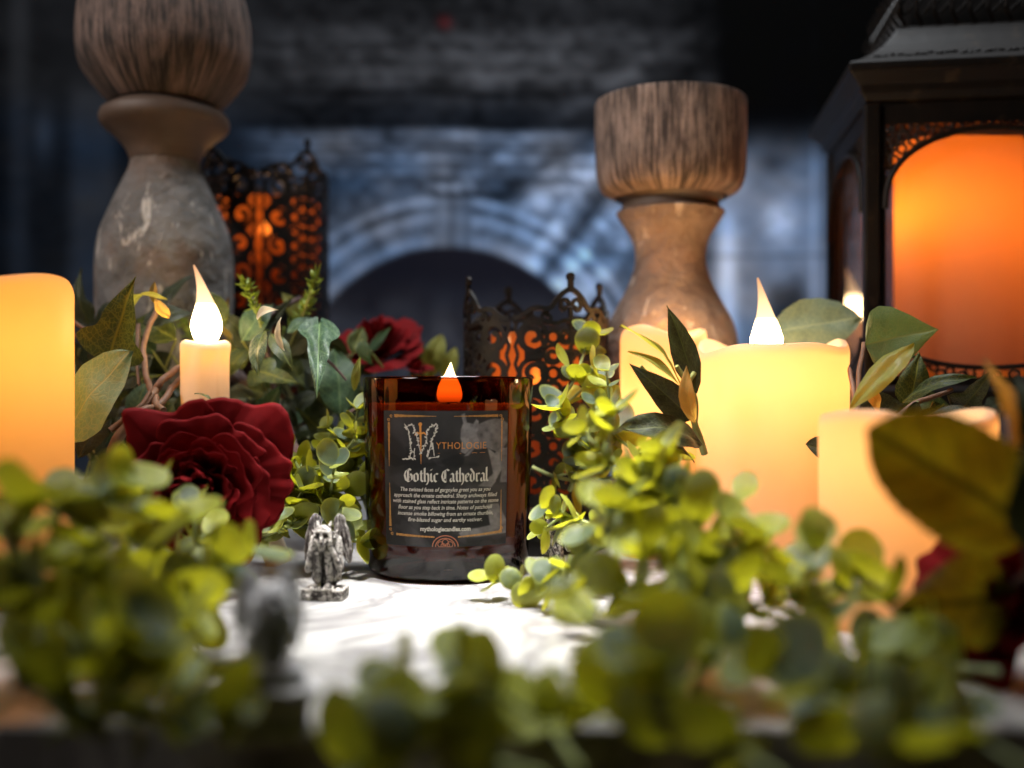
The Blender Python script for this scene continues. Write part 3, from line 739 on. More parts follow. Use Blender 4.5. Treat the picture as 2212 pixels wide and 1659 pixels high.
# ------------------------------------------------------------------ lantern
t = NT('bronzed_black_metal'); v = t.coord(); geo = t.n('ShaderNodeNewGeometry')
pt = t.ramp(geo.outputs['Pointiness'], [(.56, 0), (.68, 1)])
f = t.noise(v, 90, 4)
LMET = t.end(t.pbsdf(t.mix(t.math('MULTIPLY', t.ramp(f, [(.62, 0), (.75, 1)]), .25), t.mix(f, (.004, .003, .0025), (.009, .006, .004)), (.12, .08, .045)), .5, .0, t.bump(f, .25, .0005), Specular_IOR_Level=.22))
t = NT('lantern_glass'); fr = t.n('ShaderNodeFresnel', IOR=1.52)
tr = t.n('ShaderNodeBsdfTransparent'); tr.inputs[0].default_value = (.93, .90, .88, 1)
gl = t.n('ShaderNodeBsdfGlossy'); gl.inputs['Roughness'].default_value = .02
df = t.n('ShaderNodeBsdfDiffuse'); df.inputs[0].default_value = (.4, .36, .36, 1)
LGLASS = t.end(t.mixs(.07, t.mixs(t.math('MULTIPLY', fr.outputs[0], .45), tr.outputs[0], gl.outputs[0]), df.outputs[0]))
LNX, LNY, LROT = .2650, .612, math.radians(-8)
A = .0605
lan = empty('lantern', (LNX, LNY, 0), 'black bronzed metal lantern with arched openwork sides and concave roof at right', 'lantern', rotz=LROT)
def sq_loft(mb, prof):
    vs = []; 
    for (a, z) in prof: vs += [(-a, -a, z), (a, -a, z), (a, a, z), (-a, a, z)]
    fs = [(i * 4 + k, i * 4 + (k + 1) % 4, (i + 1) * 4 + (k + 1) % 4, (i + 1) * 4 + k) for i in range(len(prof) - 1) for k in range(4)]
    fs += [(3, 2, 1, 0), tuple((len(prof) - 1) * 4 + k for k in range(4))]
    mb.add(vs, fs)
ZE = .2525
mb = MB(); sq_loft(mb, [(.064, ZE - .010), (.067, ZE - .006), (.068, ZE - .002), (.0735, ZE + .003), (.0745, ZE + .0045), (.0745, ZE + .0085), (.0735, ZE + .0095), (.069, ZE + .0115), (.064, ZE + .0145), (.058, ZE + .0190), (.052, ZE + .0245), (.047, ZE + .0305), (.043, ZE + .0360), (.039, ZE + .0385), (.036, ZE + .0390)])
rf = mb.build('roof', LMET, lan, smooth=False)
bv = rf.modifiers.new('b', 'BEVEL'); bv.width = .0011; bv.segments = 3; bv.limit_method = 'ANGLE'; bv.angle_limit = .35
# leaf ornament pressed round the roof edge
mb = MB(); r2 = random.Random(8)
for side in range(4):
    M = Matrix.Rotation(side * PI / 2, 4, 'Z')
    for q in range(30):
        x = -.058 + .116 * q / 29; an = r2.uniform(-.7, .7) + (PI if q % 2 else 0); L_ = r2.uniform(.003, .0052)
        zz = ZE + .0148 + r2.uniform(-.001, .0012); yy = -.0640 + (zz - ZE - .0145) * 1.25 - .0004
        pts = [M @ Vector((x + L_ * s_ * math.cos(an), yy + L_ * s_ * math.sin(an) * .6, zz + L_ * s_ * math.sin(an) * .45 + .0003)) for s_ in (-.5, -.2, .2, .5)]
        mb.tube(pts, [.0003, .0010, .0008, .0002], 6, flat=.6)
    for q in range(9):
        x = -.05 + .1 * q / 8; mb.ball(M @ Vector((x, -.0640, ZE + .0150)), .0013, 8)
mb.build('leaf_ornament', LMET, rf)
mb = MB()
for side in range(4):
    M = Matrix.Rotation(side * PI / 2, 4, 'Z')
    for q in range(9):
        x = -.038 + .076 * q / 8
        mb.tube(crom([M @ Vector((x, -.039, ZE + .039)), M @ Vector((x - .004, -.042, ZE + .047)), M @ Vector((x + .001, -.040, ZE + .056)), M @ Vector((x + .003, -.043, ZE + .066))], 4), .0011, 6)
        mb.tube(crom([M @ Vector((x, -.039, ZE + .045)), M @ Vector((x + .006, -.042, ZE + .052)), M @ Vector((x + .004, -.040, ZE + .058))], 4), .0009, 6)
sq_loft(mb, [(.034, ZE + .0385), (.034, ZE + .075), (.03, ZE + .08)])
mb.build('crown', LMET, rf)
ZB0 = .088
mb = MB()
sq_loft(mb, [(.070, .004), (.072, .008), (.072, .014), (.066, .020), (.064, .070), (.068, .076), (.070, .080), (.070, .085), (.066, .088)])
mb.build('base', LMET, lan, smooth=False)
mb = MB()
for sx in (-1, 1):
    for sy in (-1, 1): mb.ball((sx * .06, sy * .06, .0045), .0045, 12)
mb.build('feet', LMET, lan)
for sx in (-1, 1):
    for sy in (-1, 1):
        mb = MB(); mb.box((sx * A, sy * A, (ZB0 + ZE - .012) / 2), (.0042, .0042, (ZE - .012 - ZB0) / 2 + .001))
        p_ = mb.build('post', LMET, lan, smooth=False)
        bv = p_.modifiers.new('b', 'BEVEL'); bv.width = .0012; bv.segments = 3
ZA0, ZA1 = .188, .2262
for side in range(4):
    M = Matrix.Rotation(side * PI / 2, 4, 'Z'); mb = MB(); hw = .0540
    mb.box((0, -A, ZE - .015), (.0565, .0016, .0075), M)
    mb.box((-.0545, -A, (ZB0 + ZE) / 2), (.0014, .0016, (ZE - ZB0) / 2 - .012), M); mb.box((.0545, -A, (ZB0 + ZE) / 2), (.0014, .0016, (ZE - ZB0) / 2 - .012), M)
    mb.box((0, -A, ZB0 + .0022), (.0565, .0016, .0022), M)
    arch = [M @ Vector((-hw * math.cos(q * PI / 28), -A - .0038, ZA0 - .004 + (ZA1 - ZA0 + .004) * math.sin(q * PI / 28) ** .8)) for q in range(29)]
    mb.tube(arch, .00175, 10)
    sw = [M @ Vector((-.0515 * math.cos(q * PI / 24), -A - .0035, .1150 - .0175 * math.sin(q * PI / 24))) for q in range(25)]
    mb.tube(sw, .0013, 8)
    mb.build('arch_frame', LMET, lan)
    mb = MB(); r2 = random.Random(side + 3)
    def lace(inside, x0, x1, z0, z1, n_, rr):
        pts = []
        for _ in range(n_ * 14):
            x = r2.uniform(x0, x1); z = r2.uniform(z0, z1)
            if inside(x, z) and all((x - a) ** 2 + (z - b) ** 2 > (rr * 1.7) ** 2 for a, b in pts): pts.append((x, z))
            if len(pts) >= n_: break
        for (x, z) in pts:
            k = r2.uniform(.8, 1.15) * rr; a0 = r2.uniform(0, 6.28)
            mb.tube([M @ Vector((x + xx, -A - .0008, z + zz)) for xx, zz in spiral(0, 0, k * 1.1, a0, 1.05, r2.choice((-1, 1)), .35, 12)], .00075, 6)
            for (a, b) in pts:
                if 0 < (a - x) ** 2 + (b - z) ** 2 < (rr * 2.6) ** 2 and (a, b) > (x, z):
                    ax, az = x + (a - x) * .3, z + (b - z) * .3; bx, bz = x + (a - x) * .7, z + (b - z) * .7
                    mb.tube([M @ Vector((ax, -A - .0008, az)), M @ Vector((bx, -A - .0012, bz))], .0008, 6)
    arc = lambda x: ZA0 + (ZA1 - ZA0) * math.sqrt(max(0, 1 - (x / .054) ** 2)) ** .8
    lace(lambda x, z: z > arc(x) + .001, -.053, .053, ZA0 + .002, ZE - .021, 90, .0026)
    mb.build('openwork', LMET, lan); mb = MB()
    lace(lambda x, z: z < .115 - .0175 * math.sqrt(max(0, 1 - (x / .0515) ** 2)) - .002, -.052, .052, ZB0 + .004, .113, 26, .0026)
    mb.build('openwork', LMET, lan)
    mb = MB(); mb.box((0, -A + .0035, (ZB0 + ZE) / 2 - .004), (.0535, .0010, (ZE - ZB0) / 2 - .012), M)
    mb.build('glass_pane', LGLASS, lan, smooth=False)
pillar('deep orange glowing pillar candle standing inside the black lantern', .2665, .612, .0360, .2335, [(.0030, 1, -2.6 + PI), (.0016, 2, 1.0)], WAX_D, .20, .19, zbot=ZB0 + .001, lampr=.016, lampx=-.012, group=None, lampcol=(1, .66, .32))
# warm flicker lamp of the lantern candle is the inner_lamp above

# ------------------------------------------------------------------ gargoyles
def remesh(mb, voxel, name, mat, parent, deform=None, smooth_it=2):
    me = bpy.data.meshes.new('tmp'); me.from_pydata([tuple(v) for v in mb.v], [], mb.f); me.update()
    bm = bmesh.new(); bm.from_mesh(me); bmesh.ops.recalc_face_normals(bm, faces=bm.faces); bm.to_mesh(me); bm.free()
    ob = bpy.data.objects.new('tmp', me); COL.objects.link(ob)
    m = ob.modifiers.new('r', 'REMESH'); m.mode = 'VOXEL'; m.voxel_size = voxel
    s_ = ob.modifiers.new('s', 'SMOOTH'); s_.factor = .5; s_.iterations = smooth_it
    dg = bpy.context.evaluated_depsgraph_get(); dg.update()
    nm = bpy.data.meshes.new_from_object(ob.evaluated_get(dg)); bpy.data.objects.remove(ob)
    nm.name = name; nm.materials.clear(); nm.materials.append(mat)
    if deform:
        for v in nm.vertices: v.co = deform(v.co.copy(), v.normal.copy())
    nm.polygons.foreach_set('use_smooth', [True] * len(nm.polygons))
    o = bpy.data.objects.new(name, nm); COL.objects.link(o); o.parent = parent
    return o
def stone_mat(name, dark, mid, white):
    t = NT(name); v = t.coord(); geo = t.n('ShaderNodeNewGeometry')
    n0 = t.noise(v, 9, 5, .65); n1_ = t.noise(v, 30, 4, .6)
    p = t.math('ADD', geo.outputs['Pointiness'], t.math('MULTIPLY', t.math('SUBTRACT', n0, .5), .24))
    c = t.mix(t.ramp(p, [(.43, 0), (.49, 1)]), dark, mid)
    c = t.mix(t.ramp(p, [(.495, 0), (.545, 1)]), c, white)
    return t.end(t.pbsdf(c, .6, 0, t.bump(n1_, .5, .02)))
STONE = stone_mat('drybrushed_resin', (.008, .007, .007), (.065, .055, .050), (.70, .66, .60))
def cap(mb, a, b, ra, rb, n=16, sc=(1, 1, 1)):
    a = Vector(a); b = Vector(b)
    for k in range(n + 1): mb.ball(a.lerp(b, k / n), ra + (rb - ra) * k / n, 12, sc)
def gargoyle_meshes(root, pedestal=0, STONE=STONE, WSTONE=None):
    b = MB()
    cap(b, (0, .06, .24), (0, .05, .42), .150, .125)               # haunches and belly
    cap(b, (0, .05, .42), (0, .02, .66), .13, .115)
    cap(b, (-.11, .01, .68), (.11, .01, .68), .07, .07)              # shoulders
    for s_ in (-1, 1):
        cap(b, (s_ * .11, .03, .25), (s_ * .072, -.13, .54), .085, .052)   # thigh
        cap(b, (s_ * .072, -.135, .55), (s_ * .075, -.10, .20), .053, .046)  # shin
        cap(b, (s_ * .075, -.10, .185), (s_ * .080, -.16, .165), .045, .040)
        for k in range(4): cap(b, (s_ * .08 + (k - 1.5) * .030, -.165, .170), (s_ * .085 + (k - 1.5) * .036, -.215, .138), .017, .0145, 4)
        cap(b, (s_ * .15, .01, .68), (s_ * .205, -.07, .36), .058, .046)    # upper arm
        cap(b, (s_ * .205, -.075, .35), (s_ * .105, -.165, .62), .046, .034)  # forearm
        cap(b, (s_ * .105, -.165, .62), (s_ * .085, -.185, .70), .036, .030, 4)
        for k in range(3): cap(b, (s_ * (.10 + .012 * k), -.19, .66), (s_ * (.085 + .016 * k), -.17, .76), .013, .010, 4)
        cap(b, (s_ * .065, -.09, .83), (s_ * .085, -.07, .905), .028, .014, 5)   # horns
        cap(b, (s_ * .12, -.07, .77), (s_ * .155, -.05, .80), .024, .010, 4)      # ears
        cap(b, (s_ * .02, -.215, .81), (s_ * .085, -.195, .80), .022, .018, 5)   # brow
        cap(b, (s_ * .045, -.20, .70), (s_ * .02, -.225, .665), .03, .026, 4)    # cheek
    b.ball((0, -.10, .765), .112, 16, (1.02, .95, .98))
    cap(b, (0, -.20, .80), (0, -.245, .705), .022, .024, 6)           # nose
    cap(b, (-.03, -.225, .655), (.03, -.225, .655), .026, .026, 4)     # lips
    cap(b, (-.015, -.20, .615), (.015, -.20, .615), .036, .036, 3)      # chin
    def dig(co, n):
        for sx in (-1, 1):
            d = (co - Vector((sx * .052, -.205, .755))).length
            if d < .035: co = co + Vector((0, .03 * (1 - d / .035) ** .6, 0))
        d = abs(co.z - .637)
        if co.y < -.2 and d < .008: co.y += .012 * (1 - d / .008)
        q = noise.noise(co * 22) * .006 + noise.noise(co * 60) * .003
        co.x *= .92
        return co + n * q
    remesh(b, .0095, 'body', STONE, root, dig)
    for s_ in (-1, 1):
        w_ = MB(); nu, nv = 22, 44; top = []
        def wp(u, v, back):
            # u across 0..1, v from the wing top down
            z = .985 - .60 * v
            cxw = interp([(0, .145), (.22, .150), (.6, .205), (1, .262)], v)
            hwv = interp([(0, .012), (.03, .042), (.08, .062), (.16, .078), (.3, .090), (.5, .088), (.7, .070), (.86, .046), (.95, .022), (1, .006)], v)
            left = -cxw - hwv; right = -cxw + hwv
            x = left + (right - left) * u
            th_ = .03 * math.sqrt(max(0, 1 - (2 * u - 1) ** 2)) * min(1, v / .05 + .2) * min(1, (1 - v) / .08 + .15)
            groove = .014 * abs(math.sin(u * PI * 3.5 + v * .8)) * min(1, v * 3)
            y = .085 + .05 * v * (1 - u) + (th_ if back else -th_ - groove)
            return Vector((s_ * -x, y, z))
        vs = [wp(i / nu, j / nv, False) for j in range(nv + 1) for i in range(nu + 1)] + [wp(i / nu, j / nv, True) for j in range(nv + 1) for i in range(nu + 1)]
        o_ = (nu + 1) * (nv + 1); fs = []
        for j in range(nv):
            for i in range(nu):
                a_ = j * (nu + 1) + i; fs.append((a_, a_ + 1, a_ + nu + 2, a_ + nu + 1)); fs.append((o_ + a_, o_ + a_ + nu + 1, o_ + a_ + nu + 2, o_ + a_ + 1))
        w_.add(vs, fs); cap(w_, (s_ * .14, .10, .93), (s_ * .10, .05, .66), .045, .05, 8)
        remesh(w_, .010, 'wing', WSTONE or STONE, root, lambda co, n: co + n * (noise.noise(Vector((co.x * 60, co.y * 10, co.z * 12))) * .008), 1)
    p = MB(); p.box((0, -.03, .072), (.245, .17, .066))
    remesh(p, .011, 'plinth', STONE, root, lambda co, n: co + n * (noise.noise(co * 14) * .016 + noise.noise(co * 40) * .008), 3)
    if pedestal:
        p = MB(); p.box((0, 0, -.05), (.33, .27, .045)); p.box((0, 0, -.12), (.29, .24, .04)); p.box((0, 0, -.25), (.265, .22, .14)); p.box((0, 0, -.41), (.33, .27, .05))
        remesh(p, .02, 'pedestal', STONE, root, lambda co, n: co + n * (noise.noise(co * 10) * .015), 2)
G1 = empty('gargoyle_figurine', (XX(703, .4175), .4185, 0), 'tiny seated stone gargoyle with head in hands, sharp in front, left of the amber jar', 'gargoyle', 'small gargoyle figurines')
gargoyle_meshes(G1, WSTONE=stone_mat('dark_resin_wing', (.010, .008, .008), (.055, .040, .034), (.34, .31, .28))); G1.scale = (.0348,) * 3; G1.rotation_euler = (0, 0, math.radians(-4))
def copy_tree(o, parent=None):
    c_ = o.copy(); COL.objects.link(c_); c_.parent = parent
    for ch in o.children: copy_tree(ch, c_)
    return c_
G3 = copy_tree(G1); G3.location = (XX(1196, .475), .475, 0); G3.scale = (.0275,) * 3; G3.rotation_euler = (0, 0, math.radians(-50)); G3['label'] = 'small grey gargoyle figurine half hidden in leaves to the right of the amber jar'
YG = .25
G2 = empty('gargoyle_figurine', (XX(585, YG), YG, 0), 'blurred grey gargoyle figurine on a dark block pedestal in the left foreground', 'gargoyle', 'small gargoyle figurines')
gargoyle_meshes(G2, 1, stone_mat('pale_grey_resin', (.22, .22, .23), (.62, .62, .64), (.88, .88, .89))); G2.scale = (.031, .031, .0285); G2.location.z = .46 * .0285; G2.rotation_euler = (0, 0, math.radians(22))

# ------------------------------------------------------------------ roses
t = NT('red_velvet_petal'); v = t.coord('UV', (1, 1, 1)); f = t.noise(t.coord(), 260, 4)
cc = t.mix(f, (.075, .0008, .0018), (.19, .002, .0035))
PETAL = t.end(t.mixs(.16, t.pbsdf(cc, .75, 0, t.bump(f, .3, .0004), Specular_IOR_Level=.12), t.trans((.45, .006, .012))))
def rose(label, c, axis, R, seed, npet=24, sepals=True):
    root = empty('rose', c, label, 'rose', 'dark red fabric roses'); r_ = random.Random(seed)
    q = Vector(axis).to_track_quat('Z', 'Y').to_matrix().to_4x4()
    for i in range(npet):
        t_ = (i + .5) / npet; ph = i * 2.39996 + r_.uniform(-.4, .4)
        rad = R * (.10 + .90 * t_ ** .95); hgt = R * (.96 - .68 * t_ ** 1.15); wid = (1.5 - .75 * t_) + r_.uniform(-.08, .08)
        curl = .02 + .50 * t_ ** 2; n1_, n2_ = 25, 17; vs = []; uv = []; s0 = r_.uniform(0, 50)
        for b in range(n2_ + 1):
            v_ = b / n2_
            for a in range(n1_ + 1):
                u = 2 * a / n1_ - 1
                tip = 1 - .16 * abs(u) ** 2.5 + .05 * math.exp(-(u / .22) ** 2) + .045 * noise.noise(Vector((u * 2.2, s0, 3)))
                vv = v_ * tip
                ang = ph + u * wid * (.35 + .65 * math.sin(min(1, v_ * 1.15) * PI / 2))
                rr = R * .03 + rad * (math.sin(min(1, vv * 1.1) * PI / 2) ** .75) * (.55 + .45 * v_)
                zz = -R * .32 + (hgt + R * .32) * vv
                k = max(0, (vv - .66) / .34)
                rr += rad * curl * k ** 1.6 * (1 + .3 * u * u); zz -= hgt * curl * .9 * k ** 2 * (1 + .4 * noise.noise(Vector((u * 1.6, s0, 9))))
                ru = noise.noise(Vector((u * 2.4, v_ * 1.2, s0))) * R * .25 * v_ ** 2 + noise.noise(Vector((u * 7, v_ * 3, s0 + 4))) * R * .10 * v_ ** 3 + noise.noise(Vector((u * 16, v_ * 4, s0 + 7))) * R * .018 * v_ ** 4
                rr += ru; zz += ru * .6
                vs.append(q @ Vector((rr * math.cos(ang), rr * math.sin(ang), zz))); uv.append((a / n1_, v_))
        fs = [(b * (n1_ + 1) + a, b * (n1_ + 1) + a + 1, (b + 1) * (n1_ + 1) + a + 1, (b + 1) * (n1_ + 1) + a) for b in range(n2_) for a in range(n1_)]
        o = mesh_obj('petal', vs, fs, PETAL, root, uvs=uv)
        sb = o.modifiers.new('s', 'SUBSURF'); sb.levels = 1; sb.render_levels = 1
        sd = o.modifiers.new('t', 'SOLIDIFY'); sd.thickness = R * .005
    return root
rose('large dark red rose with ruffled petals lying in front of the lit taper candle', P(440, 1048, .425), (.12, -.90, .02), .0268, 4, 25)
rose('smaller blurred red rose behind the amber jar at its left', P(818, 762, .60), (-.1, -.5, .75), .0215, 9, 20)
rose('red rose in deep shade at the right edge, in front of the lantern', P(2205, 1310, .30), (-.7, -.35, .35), .022, 12, 18)
rose('small red rosebud peeping over the back of the amber jar beside the larger rose', P(897, 800, .585), (.2, -.3, .9), .0085, 15, 9)
# ------------------------------------------------------------------ foliage
def leaf_mat(name, base, vein, back, tr, k=.35, rough=.4, vw=.022, nv=7, slope=1.7, mott=.25, coat=.0):
    t = NT(name); tc = t.n('ShaderNodeTexCoord'); sp = t.n('ShaderNodeSeparateXYZ'); t.l(tc.outputs['UV'], sp.inputs[0])
    x = t.math('ABSOLUTE', t.math('MULTIPLY', t.math('SUBTRACT', sp.outputs[0], .5), 2.0)); y = sp.outputs[1]
    wv = t.noise(tc.outputs['UV'], 6, 3)
    yy = t.math('ADD', t.math('MULTIPLY', y, float(nv)), t.math('MULTIPLY', wv, .7))
    fr = t.math('FRACT', t.math('SUBTRACT', yy, t.math('MULTIPLY', x, slope)))
    sv = t.ramp(t.math('ABSOLUTE', t.math('SUBTRACT', fr, .5)), [(0, .45), (vw * 2.0, .3), (vw * 4, 0)])
    mv = t.ramp(x, [(0, 1), (vw, .9), (vw * 2.2, 0)])
    fine = t.n('ShaderNodeTexVoronoi'); fine.feature = 'DISTANCE_TO_EDGE'; fine.inputs['Scale'].default_value = 17; t.l(tc.outputs['UV'], fine.inputs['Vector'])
    fv = t.ramp(fine.outputs['Distance'], [(0, .8), (.07, 0)])
    V_ = t.math('MAXIMUM', t.math('MAXIMUM', sv, mv), t.math('MULTIPLY', fv, .8))
    oi = t.n('ShaderNodeObjectInfo')
    f = t.noise(t.coord(), 190, 4, .65)
    c = t.mix(t.ramp(f, [(.3, 0), (.7, 1)]), tuple(q * (1 - mott) for q in base), tuple(min(1, q * (1 + mott)) for q in base))
    c = t.mix(t.math('MULTIPLY', oi.outputs['Random'], .25), c, t.mix(.4, c, vein))
    c = t.mix(V_, c, vein)
    geo = t.n('ShaderNodeNewGeometry'); c = t.mix(geo.outputs['Backfacing'], c, t.mix(.6, c, back))
    tcx = t.mix(V_, tr, tuple(q * (.25 if 'rose' in name else .6) for q in tr))
    h = t.math('ADD', t.math('MULTIPLY', V_, -.6), f)
    return t.end(t.mixs(k, t.pbsdf(c, rough, 0, t.bump(h, .5, .0007), Coat_Weight=coat, Specular_IOR_Level=.32), t.trans(tcx)))
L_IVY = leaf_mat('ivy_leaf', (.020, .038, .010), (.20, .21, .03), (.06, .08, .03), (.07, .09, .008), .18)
L_IVYB = leaf_mat('blue_ivy_leaf', (.022, .055, .030), (.14, .22, .09), (.04, .06, .03), (.06, .10, .02), .18, .42)
L_IVY2 = leaf_mat('mid_green_leaf', (.07, .13, .04), (.16, .20, .05), (.10, .12, .06), (.20, .28, .04), .3, .5)
L_GREY2 = leaf_mat('dull_grey_leaf', (.10, .14, .095), (.24, .28, .14), (.14, .18, .12), (.10, .14, .05), .22, .45, .016, 6, 1.2, .12)
L_GREY = leaf_mat('grey_green_leaf', (.22, .46, .42), (.45, .62, .42), (.20, .28, .19), (.10, .17, .06), .20, .42, .016, 6, 1.2, .12)
L_YEL = leaf_mat('yellow_green_leaf', (.17, .19, .035), (.30, .30, .07), (.34, .30, .07), (.55, .48, .05), .45)
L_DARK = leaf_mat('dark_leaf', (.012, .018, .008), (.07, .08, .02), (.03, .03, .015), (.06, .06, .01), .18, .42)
L_ROSE = leaf_mat('rose_leaf', (.030, .040, .008), (.014, .014, .005), (.04, .04, .012), (.36, .28, .008), .5, .5, .045, 5, 1.5)
L_PALE = leaf_mat('pale_leaf_back', (.52, .46, .32), (.60, .52, .38), (.5, .45, .3), (.8, .6, .3), .4)
L_ORG = leaf_mat('amber_lit_leaf', (.22, .15, .04), (.30, .20, .05), (.30, .18, .06), (.75, .42, .06), .5)  # orange candlelight put into the leaf colour; brownish leaves share it
STEM_B = simple('brown_stem', (.17, .085, .045), .6, 0, 300, .4, .7)
STEM_D = simple('dark_bark', (.07, .035, .028), .55, 0, 300, .4, .7)
STEM_G = simple('green_stem', (.22, .23, .06), .5, 0, 200, .3)

SH = {
 'broad': [(0, .02), (.06, .42), (.18, .80), (.35, .98), (.55, 1), (.72, .90), (.85, .68), (.93, .44), (1, .04)],
 'oval': [(0, .02), (.06, .30), (.2, .72), (.4, .98), (.6, .96), (.8, .70), (.92, .38), (1, .0)],
 'ovate': [(0, .02), (.06, .50), (.18, .90), (.32, 1), (.5, .88), (.7, .56), (.85, .26), (.95, .08), (1, 0)],
 'ivy': [(0, .10), (.05, .60), (.13, .92), (.20, 1.0), (.27, .84), (.34, .56), (.42, .50), (.52, .50), (.66, .38), (.8, .22), (.92, .08), (1, 0)],
 'lance': [(0, .02), (.1, .5), (.3, .95), (.5, 1), (.7, .74), (.88, .34), (1, 0)],
}
LK = [0]
def leaf(parent, kind, base, tip, width, mat, up=(0, -1, .5), hump=.12, fold=.25, wave=.05, tooth=0, twist=0, label=None):
    base = Vector(base); tip = Vector(tip); L_ = (tip - base).length; Yd = (tip - base).normalized()
    N_ = Vector(up); N_ = (N_ - Yd * N_.dot(Yd)).normalized(); Xd = Yd.cross(N_)
    nu, nv = 12, 30; vs = []; uv = []; LK[0] += 1; sd = LK[0] * 7.13; W_ = width / 2
    for j in range(nv + 1):
        v_ = j / nv; w_ = interp(SH[kind], v_) * W_
        tw = twist * (v_ - .3)
        for i in range(nu + 1):
            u = 2 * i / nu - 1
            ww = w_ * (1 + tooth * ((v_ * 15 + .0) % 1 - .5) * (abs(u) > .9))
            x = u * ww; back = -.10 * L_ * abs(u) * (1 if kind == 'ivy' and v_ < .24 else 0) * (1 - v_ / .24 if v_ < .24 else 0)
            z = fold * abs(x) * .8 + hump * L_ * math.sin(PI * v_) + wave * L_ * noise.noise(Vector((u * 1.3, v_ * 3, sd)))
            z -= .5 * fold * (abs(u) ** 3) * ww * .9
            xr = x * math.cos(tw) - z * math.sin(tw) * .3; zr = z + x * math.sin(tw)
            vs.append(base + Xd * xr + Yd * (v_ * L_ + back) + N_ * zr); uv.append((.5 + .5 * u * interp(SH[kind], v_), v_))
    fs = [(j * (nu + 1) + i, j * (nu + 1) + i + 1, (j + 1) * (nu + 1) + i + 1, (j + 1) * (nu + 1) + i) for j in range(nv) for i in range(nu)]
    off = parent.location
    o = mesh_obj('leaf', [v - off for v in vs], fs, mat, parent, uvs=uv)
    if label: o['label'] = label
    return o
def pleaf(parent, kind, b, t_, Y, wpx, mat, **kw):
    """leaf measured by its two ends in the photograph; Y may be a pair of depths"""
    Y0, Y1 = Y if isinstance(Y, tuple) else (Y, Y)
    return leaf(parent, kind, P(b[0], b[1], Y0), P(t_[0], t_[1], Y1), wpx / F * (Y0 + Y1) / 2, mat, **kw)
def stems(parent, lines, mat, name='stem'):
    mb = MB(); r_ = random.Random(len(lines))
    for pts, r in lines:
        c_ = crom([P(*p) for p in pts], 7); n_ = len(c_)
        c_ = [p + Vector(noise.noise_vector(p * 90)) * r * .9 for p in c_]
        mb.tube(c_, [r * (1 - .3 * i / n_) * (1 + .12 * r_.random()) for i in range(n_)], 8)
    return mb.build(name, mat, parent, off=parent.location)
def spray(name, loc, label, cat='leaf spray', group='artificial ivy and leaf sprays'):
    return empty(name, loc, label, cat, group)

# left, between the big candle and the taper
S1 = spray('ivy_spray', (XX(300, .5), .5, 0), 'dark ivy spray with twisted brown stems left of the lit taper candle')
stems(S1, [([(330, 1010, .5), (300, 940, .5), (318, 870, .49), (352, 818, .49), (395, 790, .52)], .0021), ([(352, 890, .47), (330, 850, .485), (318, 815, .50), (312, 740, .51), (345, 660, .52)], .0017),
           ([(250, 960, .48), (300, 900, .47), (345, 870, .48), (380, 830, .50), (420, 800, .53)], .0019), ([(240, 930, .47), (300, 880, .475), (322, 846, .48)], .0014),
           ([(170, 930, .5), (240, 925, .49), (300, 945, .47)], .0013), ([(300, 700, .52), (296, 760, .51), (300, 830, .50)], .0010), ([(150, 690, .52), (190, 715, .52), (240, 745, .51)], .0010), ([(148, 720, .52), (190, 735, .52), (238, 755, .51)], .0010),
           ([(230, 1000, .47), (270, 930, .47), (318, 860, .48), (340, 830, .49)], .0022)], STEM_B)
pleaf(S1, 'ivy', (238, 768), (293, 597), (.49, .47), 150, L_IVY, up=(.2, -1, .1), hump=.05, fold=.5, twist=.3, label='large dark ivy leaf with yellow veins')
pleaf(S1, 'ivy', (190, 700), (176, 580), (.54, .55), 70, L_DARK, up=(-.4, -1, .1))
pleaf(S1, 'lance', (268, 688), (362, 648), (.51, .49), 34, L_YEL, up=(0, -.4, 1), hump=.2)
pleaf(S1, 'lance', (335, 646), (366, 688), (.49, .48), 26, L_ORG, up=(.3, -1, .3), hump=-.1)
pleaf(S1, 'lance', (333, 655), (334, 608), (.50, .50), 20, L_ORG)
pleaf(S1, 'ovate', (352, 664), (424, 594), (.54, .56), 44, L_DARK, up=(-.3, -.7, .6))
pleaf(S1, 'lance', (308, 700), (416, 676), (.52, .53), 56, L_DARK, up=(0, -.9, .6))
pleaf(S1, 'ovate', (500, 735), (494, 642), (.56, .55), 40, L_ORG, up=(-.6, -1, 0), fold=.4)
pleaf(S1, 'ivy', (210, 860), (160, 760), (.53, .52), 60, L_DARK); pleaf(S1, 'ivy', (270, 860), (180, 830), (.55, .54), 80, L_IVY)
pleaf(S1, 'lance', (380, 890), (404, 846), (.5, .5), 22, L_IVY); pleaf(S1, 'lance', (420, 850), (470, 880), (.468, .463), 12, L_IVY, up=(0, 0, 1))
S1b = spray('broad_leaf_spray', (XX(190, .47), .47, 0), 'large pale grey green leaf with cream veins beside the big left candle')
stems(S1b, [([(150, 1000, .47), (148, 960, .465), (160, 920, .46)], .0014)], STEM_G)
pleaf(S1b, 'oval', (140, 955), (285, 758), (.455, .44), 150, L_GREY, up=(.15, -1, .75), hump=.06, fold=.15, label='large pale grey green leaf')
pleaf(S1b, 'oval', (168, 990), (240, 900), (.48, .49), 60, L_DARK)
